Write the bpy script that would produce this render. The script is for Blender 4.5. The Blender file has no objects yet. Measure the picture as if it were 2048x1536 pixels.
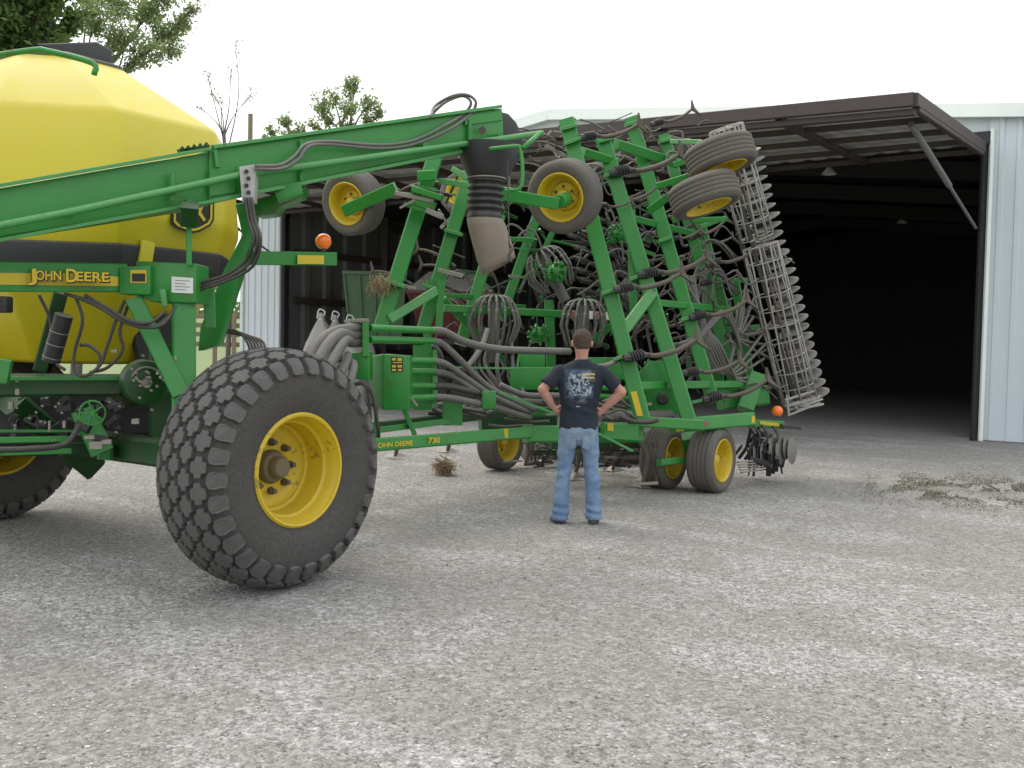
import bpy, bmesh, math, random
from mathutils import Vector as V, Matrix, noise
random.seed(7)
R = math.radians
D = bpy.data
scene = bpy.context.scene
COL = scene.collection
F_PX, HOR, CX, CY, CAMZ = 1990.0, 690.0, 1024.0, 768.0, 1.65
PITCH = math.atan((CY - HOR) / F_PX); ROLL = R(1.15)
cF = V((0, math.cos(PITCH), -math.sin(PITCH)))
cR = Matrix.Rotation(-ROLL, 3, cF) @ V((1, 0, 0))
if cR.z < 0: cR = Matrix.Rotation(ROLL, 3, cF) @ V((1, 0, 0))
cU = cR.cross(cF)
CAM = V((0, 0, CAMZ))
def ray(x, y): return cF + cR * ((x - CX) / F_PX) - cU * ((y - CY) / F_PX)
def P(x, y, d):
    """world point seen at a photo position, at distance d along +Y"""
    r = ray(x, y); return CAM + r * (d / r.y)
def G(x, y, z=0.0):
    r = ray(x, y); return CAM + r * ((z - CAMZ) / r.z)

# ---------------------------------------------------------------- materials
def mat(name):
    m = D.materials.new(name); m.use_nodes = True
    n = m.node_tree; b = n.nodes['Principled BSDF']; return m, n, b
def nd(n, t, **k):
    x = n.nodes.new(t)
    for a, v in k.items():
        if a in x.inputs: x.inputs[a].default_value = v
        else: setattr(x, a, v)
    return x
def ramp(n, fac, stops):
    r = n.nodes.new('ShaderNodeValToRGB'); e = r.color_ramp.elements
    while len(e) < len(stops): e.new(0.5)
    for i, (p, c) in enumerate(stops):
        e[i].position = p; e[i].color = (*c, 1) if len(c) == 3 else c
    n.links.new(fac, r.inputs[0]); return r
def g3(v): return (v, v, v)
def noise_tex(n, scale, detail=4, rough=.55, coord='Object', vec=None):
    t = nd(n, 'ShaderNodeTexNoise'); t.inputs['Scale'].default_value = scale
    t.inputs['Detail'].default_value = detail; t.inputs['Roughness'].default_value = rough
    if vec is None:
        tc = nd(n, 'ShaderNodeTexCoord'); vec = tc.outputs[coord]
    n.links.new(vec, t.inputs['Vector']); return t
def mix(n, fac, a, b, typ='MIX'):
    m = n.nodes.new('ShaderNodeMix'); m.data_type = 'RGBA'; m.blend_type = typ
    for s, v in ((0, fac), (6, a), (7, b)):
        if hasattr(v, 'default_value') or hasattr(v, 'is_linked'): n.links.new(v, m.inputs[s])
        elif s == 0: m.inputs[0].default_value = v
        else: m.inputs[s].default_value = (*v, 1)
    return m.outputs[2]
def nmul(n, s, k):
    x = nd(n, 'ShaderNodeMath', operation='MULTIPLY'); n.links.new(s, x.inputs[0]); x.inputs[1].default_value = k; return x.outputs[0]
def weathered(name, col, rough=.45, dust=(.30, .27, .22), dust_amt=.35, var=.25, scale=3, metal=0, bump=.0, top=.35, coat=0, chip=0, chipcol=(.10, .05, .03)):
    """paint/rubber/steel with colour variation, settled dust on upward faces and patchy grime"""
    m, n, b = mat(name); L = n.links
    t1 = noise_tex(n, scale, 6, .6); t2 = noise_tex(n, scale * 9, 5, .65)
    c1 = mix(n, t1.outputs[0], tuple(c * (1 - var) for c in col), tuple(min(1, c * (1 + var)) for c in col))
    geo = nd(n, 'ShaderNodeNewGeometry'); sp = nd(n, 'ShaderNodeSeparateXYZ'); L.new(geo.outputs['Normal'], sp.inputs[0])
    up = nd(n, 'ShaderNodeMath', operation='MULTIPLY_ADD'); L.new(sp.outputs['Z'], up.inputs[0])
    up.inputs[1].default_value = top; up.inputs[2].default_value = dust_amt - .1
    pm = nd(n, 'ShaderNodeMath', operation='MULTIPLY'); L.new(up.outputs[0], pm.inputs[0])
    r2 = ramp(n, t2.outputs[0], [(.3, g3(.25)), (.7, g3(1.2))]); L.new(r2.outputs[0], pm.inputs[1]); pm.use_clamp = True
    c2 = mix(n, pm.outputs[0], c1, dust)
    if chip:
        t3 = noise_tex(n, 26, 5, .75); t4 = noise_tex(n, 2.2, 3, .6); ms_ = nd(n, 'ShaderNodeMath', operation='ADD'); L.new(t3.outputs[0], ms_.inputs[0]); L.new(t4.outputs[0], ms_.inputs[1])
        rc_ = ramp(n, nmul(n, ms_.outputs[0], .5), [(.585, g3(0)), (.61, g3(chip))]); c2 = mix(n, rc_.outputs[0], c2, chipcol)
    L.new(c2, b.inputs['Base Color']); b.inputs['Metallic'].default_value = metal
    rr = nd(n, 'ShaderNodeMapRange'); L.new(pm.outputs[0], rr.inputs[0]); rr.inputs[3].default_value = rough; rr.inputs[4].default_value = min(1, rough + .4)
    L.new(rr.outputs[0], b.inputs['Roughness'])
    if bump:
        bp = nd(n, 'ShaderNodeBump'); bp.inputs['Strength'].default_value = bump; bp.inputs['Distance'].default_value = .01
        L.new(t2.outputs[0], bp.inputs['Height']); L.new(bp.outputs[0], b.inputs['Normal'])
    return m
M = {}
M['hub'] = weathered('rusty_green_hub', (.13, .13, .075), .6, dust=(.16, .08, .04), dust_amt=.45, var=.3, scale=8)
M['green'] = weathered('green_paint', (.021, .225, .031), .36, dust=(.20, .26, .15), dust_amt=.14, var=.25, top=.25, scale=1.6, chip=.5)
M['green_lit'] = weathered('lit_green_paint', (.06, .29, .075), .42, dust=(.24, .29, .19), dust_amt=.22, var=.2, top=.3, chip=.6)  # brighter copy of the green: light on edges and struts put into colour
M['green_shaded'] = weathered('shaded_green_paint', (.007, .058, .009), .42, dust_amt=.06, var=.4, chip=.8)  # darker copy of the green: shade under the machines put into colour
M['yellow'] = weathered('yellow_rim_paint', (.60, .43, .012), .4, dust=(.26, .19, .09), dust_amt=.22, var=.15, top=.15, chip=.5)
M['tank'] = weathered('yellow_polythene', (.62, .505, .014), .36, dust=(.68, .61, .30), dust_amt=.10, var=.05, scale=1.2, top=.58)
M['rubber'] = weathered('tyre_rubber', (.030, .029, .028), .74, dust=(.17, .155, .14), dust_amt=.40, var=.3, scale=5, bump=.25, top=.1)
M['tread'] = weathered('worn_tread_rubber', (.060, .058, .056), .8, dust=(.20, .19, .18), dust_amt=.5, var=.3, scale=14, bump=.3, top=.1)
M['dusty_rubber'] = weathered('dusty_rubber', (.075, .068, .06), .8, dust=(.2, .18, .155), dust_amt=.55, var=.2, scale=6, bump=.2, top=.15)
M['hose'] = weathered('hose_grey', (.105, .10, .095), .55, dust=(.27, .255, .225), dust_amt=.34, var=.2, scale=5, top=.4)
M['hose_dark'] = weathered('hose_black', (.04, .038, .036), .55, dust=(.2, .18, .15), dust_amt=.3, var=.2, scale=5, top=.3)
M['black'] = weathered('black_plastic', (.022, .022, .024), .5, dust_amt=.12, var=.2)
M['steel'] = weathered('bare_steel', (.30, .28, .25), .5, dust=(.25, .2, .15), dust_amt=.35, var=.3, scale=6, metal=.6)
M['shank'] = weathered('rusty_brown_steel', (.095, .075, .06), .55, dust=(.21, .18, .145), dust_amt=.30, var=.35, scale=7, metal=.15)
M['dusty_steel'] = weathered('dusty_packer_steel', (.15, .145, .135), .7, dust=(.3, .27, .23), dust_amt=.4, var=.2, scale=5)
M['cage'] = weathered('cage_wire', (.34, .33, .31), .55, dust=(.3, .26, .22), dust_amt=.3, var=.2, metal=.3)
M['brown'] = weathered('red_brown_primer', (.060, .044, .041), .6, dust=(.14, .11, .1), dust_amt=.25, var=.25, scale=1.5)
M['white'] = weathered('white_paint', (.72, .72, .70), .5, dust_amt=.08, var=.05)
M['sock'] = weathered('tan_canvas_sock', (.215, .175, .14), .85, dust=(.27, .235, .19), dust_amt=.3, var=.2, scale=6, bump=.5)
M['straw'] = weathered('straw', (.30, .21, .11), .9, dust_amt=.2, var=.4, scale=20)
M['wood'] = weathered('weathered_wood', (.22, .17, .11), .85, dust_amt=.3, var=.35, scale=5, bump=.5)
M['bark'] = weathered('bark', (.13, .115, .10), .9, dust_amt=.2, var=.35, scale=6, bump=.6)
M['red'] = weathered('dull_red_paint', (.13, .02, .02), .5, dust_amt=.2, var=.25)
M['wagon_green'] = weathered('dull_green_paint', (.075, .16, .075), .55, dust_amt=.25, var=.2)
M['sack'] = weathered('woven_sack', (.42, .41, .39), .85, dust=(.3, .27, .24), dust_amt=.3, var=.15, scale=5, bump=.5)
M['concrete'] = weathered('concrete_floor', (.32, .315, .30), .85, dust=(.30, .28, .25), dust_amt=.2, var=.2, scale=1.2, bump=.3, top=.1)
M['bolted'] = weathered('worn_galvanised_plate', (.42, .42, .40), .5, dust=(.25, .23, .2), dust_amt=.3, var=.3, scale=30, metal=.2)
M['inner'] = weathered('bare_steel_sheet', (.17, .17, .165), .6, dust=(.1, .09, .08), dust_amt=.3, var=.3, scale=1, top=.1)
M['inner_dim'] = weathered('shaded_steel_sheet', (.025, .026, .028), .7, dust=(.04, .04, .04), dust_amt=.2, var=.3, scale=1, top=.1)  # inner sheet's dim copy: barn shade put into colour; door frame shares it
M['sheet'] = weathered('pale_blue_steel_sheet', (.60, .66, .70), .42, dust=(.42, .42, .38), dust_amt=.14, var=.05, scale=1.5, top=.1)
M['trim'] = weathered('pale_green_trim', (.80, .86, .82), .45, dust_amt=.1, var=.06)
M['doorskin'] = weathered('door_sheet', (.52, .52, .48), .6, dust_amt=.15, var=.15, scale=1)
M['ylabel'] = weathered('yellow_sticker', (.62, .46, .02), .5, dust_amt=.08, var=.05)
M['blabel'] = weathered('black_sticker', (.015, .015, .015), .5, dust_amt=.05, var=.05)
M['rlabel'] = weathered('faded_red_tape', (.30, .12, .09), .5, dust_amt=.2, var=.1)
def lamp_mat():
    m, n, b = mat('amber_lens'); b.inputs['Base Color'].default_value = (1, .20, .008, 1)
    b.inputs['Roughness'].default_value = .2; b.inputs['Subsurface Weight'].default_value = .3
    b.inputs['Subsurface Radius'].default_value = (.05, .02, .005); b.inputs['Coat Weight'].default_value = .6; return m
M['amber'] = lamp_mat()
def leaf_mat(name, col, col2):
    m, n, b = mat(name); t = noise_tex(n, .9, 3); oi = nd(n, 'ShaderNodeNewGeometry')
    c = mix(n, oi.outputs['Random Per Island'], col, col2); c = mix(n, t.outputs[0], c, tuple(x * .55 for x in col))
    n.links.new(c, b.inputs['Base Color']); b.inputs['Roughness'].default_value = .6
    tr = nd(n, 'ShaderNodeBsdfTranslucent'); n.links.new(c, tr.inputs[0]); mx = nd(n, 'ShaderNodeMixShader'); mx.inputs[0].default_value = .5
    n.links.new(b.outputs[0], mx.inputs[1]); n.links.new(tr.outputs[0], mx.inputs[2])
    n.links.new(mx.outputs[0], n.nodes['Material Output'].inputs[0]); return m
M['leaf'] = leaf_mat('green_leaves', (.12, .21, .05), (.24, .35, .10))
M['leaf2'] = leaf_mat('pale_leaves', (.30, .40, .15), (.48, .56, .26))
M['grass'] = leaf_mat('grass_blades', (.09, .12, .04), (.17, .16, .08))

# ---------------------------------------------------------------- geometry
class MB:
    def __init__(s): s.v = []; s.f = []; s.mi = []; s.cur = 0
    def add(s, vs, fs):
        o = len(s.v); s.v += [V(p) for p in vs]
        for f in fs: s.f.append([i + o for i in f]); s.mi.append(s.cur)
        return s
    def sheet(s, pts): return s.add(pts, [list(range(len(pts)))])
    def slab(s, pts, thick):
        """polygon (3D, planar) given a thickness vector"""
        n = len(pts); t = V(thick); vs = [V(p) for p in pts] + [V(p) + t for p in pts]
        fs = [list(range(n))[::-1], list(range(n, 2 * n))] + [[i, (i + 1) % n, n + (i + 1) % n, n + i] for i in range(n)]
        return s.add(vs, fs)
    def beam(s, a, b, w, h=None, up=(0, 0, 1), ch=.12, ends=None):
        """box section a->b, w across, h along 'up', chamfered edges"""
        a, b = V(a), V(b); h = h or w; d = (b - a).normalized(); u = V(up)
        if abs(d.dot(u)) > .97: u = V((0, 1, 0))
        sd = d.cross(u).normalized(); u = sd.cross(d).normalized(); c = ch * min(w, h)
        pr = [(w/2, h/2 - c), (w/2 - c, h/2), (-w/2 + c, h/2), (-w/2, h/2 - c), (-w/2, -h/2 + c), (-w/2 + c, -h/2), (w/2 - c, -h/2), (w/2, -h/2 + c)]
        vs = [p + sd * x + u * y for p in (a, b) for x, y in pr]
        fs = [[i, (i + 1) % 8, 8 + (i + 1) % 8, 8 + i] for i in range(8)] + [list(range(8))[::-1], list(range(8, 16))]
        return s.add(vs, fs)
    def box(s, c, sx, sy, sz, rz=0):
        m = Matrix.Rotation(rz, 3, 'Z'); x = m @ V((1, 0, 0)); c = V(c)
        return s.beam(c - x * sx / 2, c + x * sx / 2, sy, sz, ch=.06)
    def tube(s, pts, r, seg=8, smooth=3, closed=False, caps=True):
        pts = [V(p) for p in pts]
        if smooth and len(pts) > 2: pts = spline(pts, smooth, closed)
        n = len(pts); rs = r if isinstance(r, (list, tuple)) else None
        prev = None; vs = []
        for i, p in enumerate(pts):
            if closed: d = pts[(i + 1) % n] - pts[i - 1]
            else: d = pts[min(i + 1, n - 1)] - pts[max(i - 1, 0)]
            if d.length < 1e-9: d = V((0, 0, 1))
            d.normalize()
            if prev is None:
                a = V((0, 0, 1)) if abs(d.z) < .9 else V((1, 0, 0)); prev = (a - d * a.dot(d)).normalized()
            else:
                prev = prev - d * prev.dot(d)
                prev = prev.normalized() if prev.length > 1e-6 else d.orthogonal().normalized()
            q = d.cross(prev)
            if rs: t = i / (n - 1) * (len(rs) - 1); k = min(int(t), len(rs) - 2); rad = rs[k] + (rs[k + 1] - rs[k]) * (t - k)
            else: rad = r
            for j in range(seg):
                a = 2 * math.pi * j / seg; vs.append(p + prev * (math.cos(a) * rad) + q * (math.sin(a) * rad))
        fs = []
        m = n if closed else n - 1
        for i in range(m):
            i2 = (i + 1) % n
            for j in range(seg): k = (j + 1) % seg; fs.append([i * seg + j, i * seg + k, i2 * seg + k, i2 * seg + j])
        if caps and not closed: fs += [list(range(seg))[::-1], [(n - 1) * seg + j for j in range(seg)]]
        return s.add(vs, fs)
    def lathe(s, prof, seg, M4=Matrix(), cap=False):
        """profile of (r, z) round local Z"""
        vs = []; n = len(prof)
        for i in range(seg):
            a = 2 * math.pi * i / seg; c, sn = math.cos(a), math.sin(a)
            vs += [M4 @ V((r * c, r * sn, z)) for r, z in prof]
        fs = [[i * n + j, i * n + j + 1, ((i + 1) % seg) * n + j + 1, ((i + 1) % seg) * n + j] for i in range(seg) for j in range(n - 1)]
        if cap: fs += [[i * n for i in range(seg)][::-1], [i * n + n - 1 for i in range(seg)]]
        return s.add(vs, fs)
    def ball(s, c, r, seg=16, sz=1):
        pr = [(max(1e-4, r * math.cos(t)), r * sz * math.sin(t)) for t in [math.pi * (k / 8 - .5) for k in range(9)]]
        return s.lathe(pr, seg, Matrix.Translation(V(c)))
    def build(s, name, m, parent=None, smooth=False, bevel=0, local=False):
        me = D.meshes.new(name); off = V((0, 0, 0))
        if parent is not None and not local: off = W(parent)
        me.from_pydata([tuple(p - off) for p in s.v], [], s.f); me.update()
        ms = m if isinstance(m, (list, tuple)) else [m]
        for x in ms: me.materials.append(x if not isinstance(x, str) else M[x])
        if len(ms) > 1: me.polygons.foreach_set('material_index', s.mi)
        bm = bmesh.new(); bm.from_mesh(me); bmesh.ops.recalc_face_normals(bm, faces=bm.faces); bm.to_mesh(me); bm.free()
        o = D.objects.new(name, me); COL.objects.link(o)
        if parent is not None: o.parent = parent
        if smooth: me.shade_smooth()
        if bevel:
            b = o.modifiers.new('bevel', 'BEVEL'); b.width = bevel; b.segments = 3; b.limit_method = 'ANGLE'; b.angle_limit = R(20)
            me.shade_smooth()
        elif smooth == 'auto':
            me.set_sharp_from_angle(angle=R(40))
        return o
def build_each(mb, name, m, parent=None, **k):
    """one object for each separate piece of the mesh"""
    n = len(mb.v); p = list(range(n))
    def fd(a):
        while p[a] != a: p[a] = p[p[a]]; a = p[a]
        return a
    for f in mb.f:
        for i in f[1:]: p[fd(i)] = fd(f[0])
    gr = {}
    for f in mb.f: gr.setdefault(fd(f[0]), []).append(f)
    for fs in gr.values():
        ids = sorted({i for f in fs for i in f}); mp = {i: j for j, i in enumerate(ids)}
        q = MB(); q.add([mb.v[i] for i in ids], [[mp[i] for i in f] for f in fs]); q.build(name, m, parent, **k)
def W(o):
    p = o.location.copy(); q = o.parent
    while q is not None: p += q.location; q = q.parent
    return p
def spline(p, k, closed=False):
    n = len(p); out = []
    rng = range(n) if closed else range(n - 1)
    for i in rng:
        a, b, c, d = (p[i - 1] if (i or closed) else p[0] * 2 - p[1]), p[i], p[(i + 1) % n], (p[(i + 2) % n] if closed or i + 2 < n else p[-1] * 2 - p[-2])
        for j in range(k):
            t = j / k; out.append(.5 * ((2 * b) + (c - a) * t + (2 * a - 5 * b + 4 * c - d) * t * t + (3 * b - a - 3 * c + d) * t ** 3))
    if not closed: out.append(p[-1])
    return out
def tag(o, label=None, cat=None, group=None, kind=None):
    if label: o['label'] = label
    if cat: o['category'] = cat
    if group: o['group'] = group
    if kind: o['kind'] = kind
    return o
def empty(name, loc, label=None, cat=None, group=None):
    o = D.objects.new(name, None); o.empty_display_size = .2; COL.objects.link(o); o.location = loc
    return tag(o, label, cat, group)
def frame(o, z, x=None):
    """matrix with local Z along z, at o"""
    z = V(z).normalized(); x = V(x) if x is not None else (V((0, 0, 1)) if abs(z.z) < .9 else V((1, 0, 0)))
    y = z.cross(x).normalized(); x = y.cross(z).normalized()
    m = Matrix((x, y, z)).transposed().to_4x4(); m.translation = V(o); return m
def copy_part(src, parent, mw):
    """copy of a part and its children, placed at world matrix mw under parent"""
    c = src.copy(); COL.objects.link(c); c.parent = parent
    c.matrix_local = Matrix.Translation(-W(parent)) @ mw
    for ch in src.children:
        g = ch.copy(); COL.objects.link(g); g.parent = c
    return c
def text_mb(body, size, mw, ext=.002, bold=.0, shear=0, sx=1):
    cu = D.curves.new('lettering', 'FONT'); cu.body = body; cu.size = size; cu.extrude = ext; cu.offset = bold; cu.shear = shear
    o = D.objects.new('lettering', cu); COL.objects.link(o); bpy.context.view_layer.update()
    me = D.meshes.new_from_object(o.evaluated_get(bpy.context.evaluated_depsgraph_get()))
    D.objects.remove(o); mb = MB(); mb.add([mw @ V((v.co.x * sx, v.co.y, v.co.z)) for v in me.vertices], [list(p.vertices) for p in me.polygons])
    D.meshes.remove(me); return mb
# ================================================================ camera, sky, sun
cam = D.objects.new('camera', D.cameras.new('camera')); COL.objects.link(cam); scene.camera = cam
cam.data.sensor_width = 36; cam.data.lens = 36 * F_PX / 2048; cam.data.clip_end = 3000
cm = Matrix((cR, cU, -cF)).transposed().to_4x4(); cm.translation = CAM; cam.matrix_world = cm
scene.view_settings.view_transform = 'Standard'; scene.view_settings.look = 'None'; scene.view_settings.exposure = 0.50; scene.view_settings.gamma = 1
w = D.worlds.new('World'); scene.world = w; w.use_nodes = True; wn = w.node_tree
bg = wn.nodes['Background']; sky = nd(wn, 'ShaderNodeTexSky'); sky.sky_type = 'NISHITA'; sky.sun_disc = False
SUN_EL, SUN_AZ = R(58), R(-40)          # azimuth from +Y towards +X
sky.sun_elevation = SUN_EL; sky.sun_rotation = SUN_AZ; sky.air_density = 1.5; sky.dust_density = 6; sky.ozone_density = 1
wn.links.new(sky.outputs[0], bg.inputs[0]); bg.inputs[1].default_value = .05
bg2 = nd(wn, 'ShaderNodeBackground'); bg2.inputs[1].default_value = .86     # the even white of the cloud layer
tcw = nd(wn, 'ShaderNodeTexCoord'); sw = nd(wn, 'ShaderNodeSeparateXYZ'); wn.links.new(tcw.outputs['Generated'], sw.inputs[0])
wr = ramp(wn, sw.outputs['Z'], [(0, (.96, .98, 1.0)), (.6, (1, 1, 1.0))]); wn.links.new(wr.outputs[0], bg2.inputs[0])
ad = nd(wn, 'ShaderNodeAddShader'); wn.links.new(bg.outputs[0], ad.inputs[0]); wn.links.new(bg2.outputs[0], ad.inputs[1])
wn.links.new(ad.outputs[0], wn.nodes['World Output'].inputs[0])
sl = D.lights.new('sun', 'SUN'); sl.energy = .75; sl.angle = R(25); sl.color = (1, .97, .92)
so = D.objects.new('sun', sl); COL.objects.link(so)
sd = V((math.sin(SUN_AZ) * math.cos(SUN_EL), math.cos(SUN_AZ) * math.cos(SUN_EL), math.sin(SUN_EL)))
so.rotation_euler = sd.to_track_quat('Z', 'Y').to_euler()

# ================================================================ ground
def gravel():
    m, n, b = mat('limestone_gravel'); L = n.links
    tc = nd(n, 'ShaderNodeTexCoord'); vec = tc.outputs['Object']
    big = noise_tex(n, .28, 5, .6, vec=vec); mid = noise_tex(n, 1.5, 6, .65, vec=vec); fine = noise_tex(n, 16, 6, .75, vec=vec)
    mp = nd(n, 'ShaderNodeMapping'); mp.vector_type = 'TEXTURE'; mp.inputs['Rotation'].default_value = (0, 0, R(-40)); mp.inputs['Scale'].default_value = (3.4, .55, 1)
    L.new(vec, mp.inputs[0]); trk = noise_tex(n, .9, 5, .6, vec=mp.outputs[0])
    vo = nd(n, 'ShaderNodeTexVoronoi'); vo.inputs['Scale'].default_value = 38; L.new(vec, vo.inputs['Vector'])
    vo2 = nd(n, 'ShaderNodeTexVoronoi'); vo2.inputs['Scale'].default_value = 85; L.new(vec, vo2.inputs['Vector'])
    sp = nd(n, 'ShaderNodeSeparateColor'); L.new(vo.outputs['Color'], sp.inputs[0])
    sp2 = nd(n, 'ShaderNodeSeparateColor'); L.new(vo2.outputs['Color'], sp2.inputs[0])
    stone = ramp(n, sp.outputs[0], [(0, (.15, .142, .125)), (.35, (.27, .26, .238)), (.75, (.40, .392, .375)), (1, (.62, .615, .60))])
    grit = ramp(n, sp2.outputs[1], [(0, (.14, .132, .115)), (.5, (.30, .29, .272)), (1, (.60, .595, .58))])
    c = mix(n, .5, stone.outputs[0], grit.outputs[0])
    f = ramp(n, fine.outputs[0], [(.33, g3(.44)), (.61, g3(1.42))]); c = mix(n, .8, c, f.outputs[0], 'MULTIPLY')
    # fine brown dirt showing between the stones, in tracks and patches
    s = nd(n, 'ShaderNodeMath', operation='ADD'); L.new(big.outputs[0], s.inputs[0]); L.new(mid.outputs[0], s.inputs[1])
    s2 = nd(n, 'ShaderNodeMath', operation='MULTIPLY_ADD'); L.new(trk.outputs[0], s2.inputs[0]); s2.inputs[1].default_value = 1.1; L.new(s.outputs[0], s2.inputs[2])
    s3 = nd(n, 'ShaderNodeMath', operation='MULTIPLY_ADD'); L.new(fine.outputs[0], s3.inputs[0]); s3.inputs[1].default_value = .8; L.new(s2.outputs[0], s3.inputs[2])
    d = ramp(n, nmul(n, s3.outputs[0], .5), [(.92, g3(0)), (1.06, g3(.48))])
    dirt = mix(n, mid.outputs[0], (.185, .175, .152), (.28, .265, .235))
    c = mix(n, d.outputs[0], c, dirt)
    d2 = ramp(n, nmul(n, s3.outputs[0], .5), [(.76, g3(.9)), (.95, g3(0))])
    lite = mix(n, fine.outputs[0], (.36, .355, .35), (.56, .56, .56)); lt = nmul(n, d2.outputs[0], .28); c = mix(n, lt, c, lite)
    L.new(c, b.inputs['Base Color']); b.inputs['Roughness'].default_value = .95
    h = nd(n, 'ShaderNodeMath', operation='MULTIPLY_ADD'); L.new(vo.outputs['Distance'], h.inputs[0]); h.inputs[1].default_value = -.6; L.new(fine.outputs[0], h.inputs[2])
    h2 = nd(n, 'ShaderNodeMath', operation='MULTIPLY_ADD'); L.new(mid.outputs[0], h2.inputs[0]); h2.inputs[1].default_value = 1.4; L.new(h.outputs[0], h2.inputs[2])
    bp = nd(n, 'ShaderNodeBump'); bp.inputs['Strength'].default_value = .9; bp.inputs['Distance'].default_value = .03
    L.new(h2.outputs[0], bp.inputs['Height']); L.new(bp.outputs[0], b.inputs['Normal']); return m
M['gravel'] = gravel()
def gh(x, y):
    a = noise.noise(V((x * .35, y * .35, 0))) * .03 + noise.noise(V((x * 1.7, y * 1.7, 3))) * .010
    c, s = math.cos(R(-40)), math.sin(R(-40)); q = -x * s + y * c          # shallow wheel tracks along the machine's way
    a += noise.noise(V((q * 1.6, (x * c + y * s) * .12, 9))) * .020
    return a
g = MB(); xs = []; 
NX, NY = 200, 200
ysl = [-6 + 40 * (j / NY) ** 1.35 for j in range(NY + 1)]; xsl = [-20 + 40 * i / NX for i in range(NX + 1)]
vs = [(x, y, gh(x, y) * min(1, max(0, (22 - y) / 6)) if y < 30 else 0) for y in ysl for x in xsl]
fs = [[j * (NX + 1) + i, j * (NX + 1) + i + 1, (j + 1) * (NX + 1) + i + 1, (j + 1) * (NX + 1) + i] for j in range(NY) for i in range(NX)]
g.add(vs, fs)
tag(g.build('ground', M['gravel'], smooth=True), kind='structure')
f = MB().sheet([(-900, -300, -.05), (900, -300, -.05), (900, 1500, -.05), (-900, 1500, -.05)])
gm = weathered('pasture', (.13, .20, .055), .9, dust=(.2, .22, .1), dust_amt=.3, var=.3, scale=.05)
tag(f.build('field', gm), kind='structure')
h = MB(); hv = []
for j in range(14):
    for i in range(50):
        x = -190 + i * 5; y = 55 + j * 12
        hv.append((x, y, -.3 + 6.2 * (1 - math.cos(min(1, j / 12) * math.pi)) / 2 + noise.noise(V((x * .02, y * .02, 1))) * .8))
h.add(hv, [[j * 50 + i, j * 50 + i + 1, (j + 1) * 50 + i + 1, (j + 1) * 50 + i] for j in range(13) for i in range(49)])
tag(h.build('hill', gm, smooth=True), kind='structure')
# loose stones
st = MB(); rnd = random.Random(3)
for k in range(26000):
    t = rnd.random(); y = 3.0 + 15 * t ** 1.5; x = (rnd.random() - .5) * (y * 1.1 + .6)
    r = rnd.uniform(.004, .0095) * (1 + .5 * (rnd.random() > .97)); z = gh(x, y) + r * .25; a = rnd.random() * 3
    ax, ay, az = r * rnd.uniform(.8, 1.5), r * rnd.uniform(.7, 1.1), r * rnd.uniform(.4, .7); c, s = math.cos(a), math.sin(a)
    st.add([(x + ax * c, y + ax * s, z), (x - ay * s, y + ay * c, z + az * .2), (x - ax * c, y - ax * s, z), (x + ay * s, y - ay * c, z - az * .1), (x, y, z + az), (x + r * .2, y, z - az)],
           [(0, 1, 4), (1, 2, 4), (2, 3, 4), (3, 0, 4), (1, 0, 5), (2, 1, 5), (3, 2, 5), (0, 3, 5)])
sm, n, b = mat('stone_chips'); gi = nd(n, 'ShaderNodeNewGeometry')
rc = ramp(n, gi.outputs['Random Per Island'], [(0, (.15, .14, .125)), (.3, (.25, .24, .22)), (.8, (.42, .41, .395)), (1, (.58, .575, .56))])
n.links.new(rc.outputs[0], b.inputs['Base Color']); b.inputs['Roughness'].default_value = .9
tag(st.build('gravel_stones', sm), 'loose pale limestone chips scattered over the yard', 'gravel', kind='stuff')
# grass patch by the barn
gr = MB(); rnd = random.Random(5)
for k in range(20000):
    px = rnd.uniform(1705, 2100); py = 968 + (px - 1725) * .055 + rnd.gauss(0, 17)
    if noise.noise(V((px * .02, py * .06, 0))) < -.08 + .25 * noise.noise(V((px * .1, py * .2, 5))) or rnd.random() > (px - 1700) / 160: continue
    q = G(px, py); hgt = rnd.uniform(.006, .018); a = rnd.random() * 6.28; d = V((math.cos(a), math.sin(a), 0)); e = d * rnd.uniform(.0, .03)
    gr.sheet([q - d.orthogonal() * 0 - d * .005, q + d * .005, q + e + V((rnd.uniform(-.01, .01), 0, hgt))])
tag(gr.build('grass_patch', M['grass']), 'thin dry grass growing through gravel right of the seeder', 'grass', kind='stuff')

# ================================================================ barn
WD = V((.815, -.5795, 0)).normalized(); WN = V((.5795, .815, 0)).normalized()   # along the front (to the right), into the barn
JR = G(1940, 880); JR.z = 0
def B(s, t, z): return JR + WD * s + WN * t + V((0, 0, z))                       # s along, t inwards, z up
SL, HO = -19.4, 5.6
barn = empty('metal_barn', B(-9, 0, 0), 'pale blue steel barn with a wide dark open doorway behind the green seeder', 'barn')
def roofz(s): return 7.3 - abs(s + 9.8) * (.110 if s > -9.8 else .14)
def rib_wall(s0, s1, z0f, z1f, t=0, side=WD, org=None, nrm=WN, pitch=.3, depth=.03):
    """ribbed sheet between s0 and s1"""
    mb = MB(); pts = []; s = s0
    while s < s1 - 1e-6:
        for ds, dt in ((0, 0), (.55, 0), (.62, 1), (.86, 1), (.93, 0)):
            q = min(s + ds * pitch, s1); pts.append((q, -dt * depth))
        s += pitch
    pts.append((s1, 0)); vs = []
    for q, dt in pts:
        for z in (z0f(q), z1f(q)): vs.append(org + side * q + nrm * (t + dt) + V((0, 0, z)))
    mb.add(vs, [[2 * i, 2 * i + 2, 2 * i + 3, 2 * i + 1] for i in range(len(pts) - 1)]); return mb
mb = rib_wall(.14, 7, lambda q: 0.02, roofz, org=JR)
for q in (SL - 1.7,): pass
mb.build('front_wall_panel', 'sheet', barn)
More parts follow.
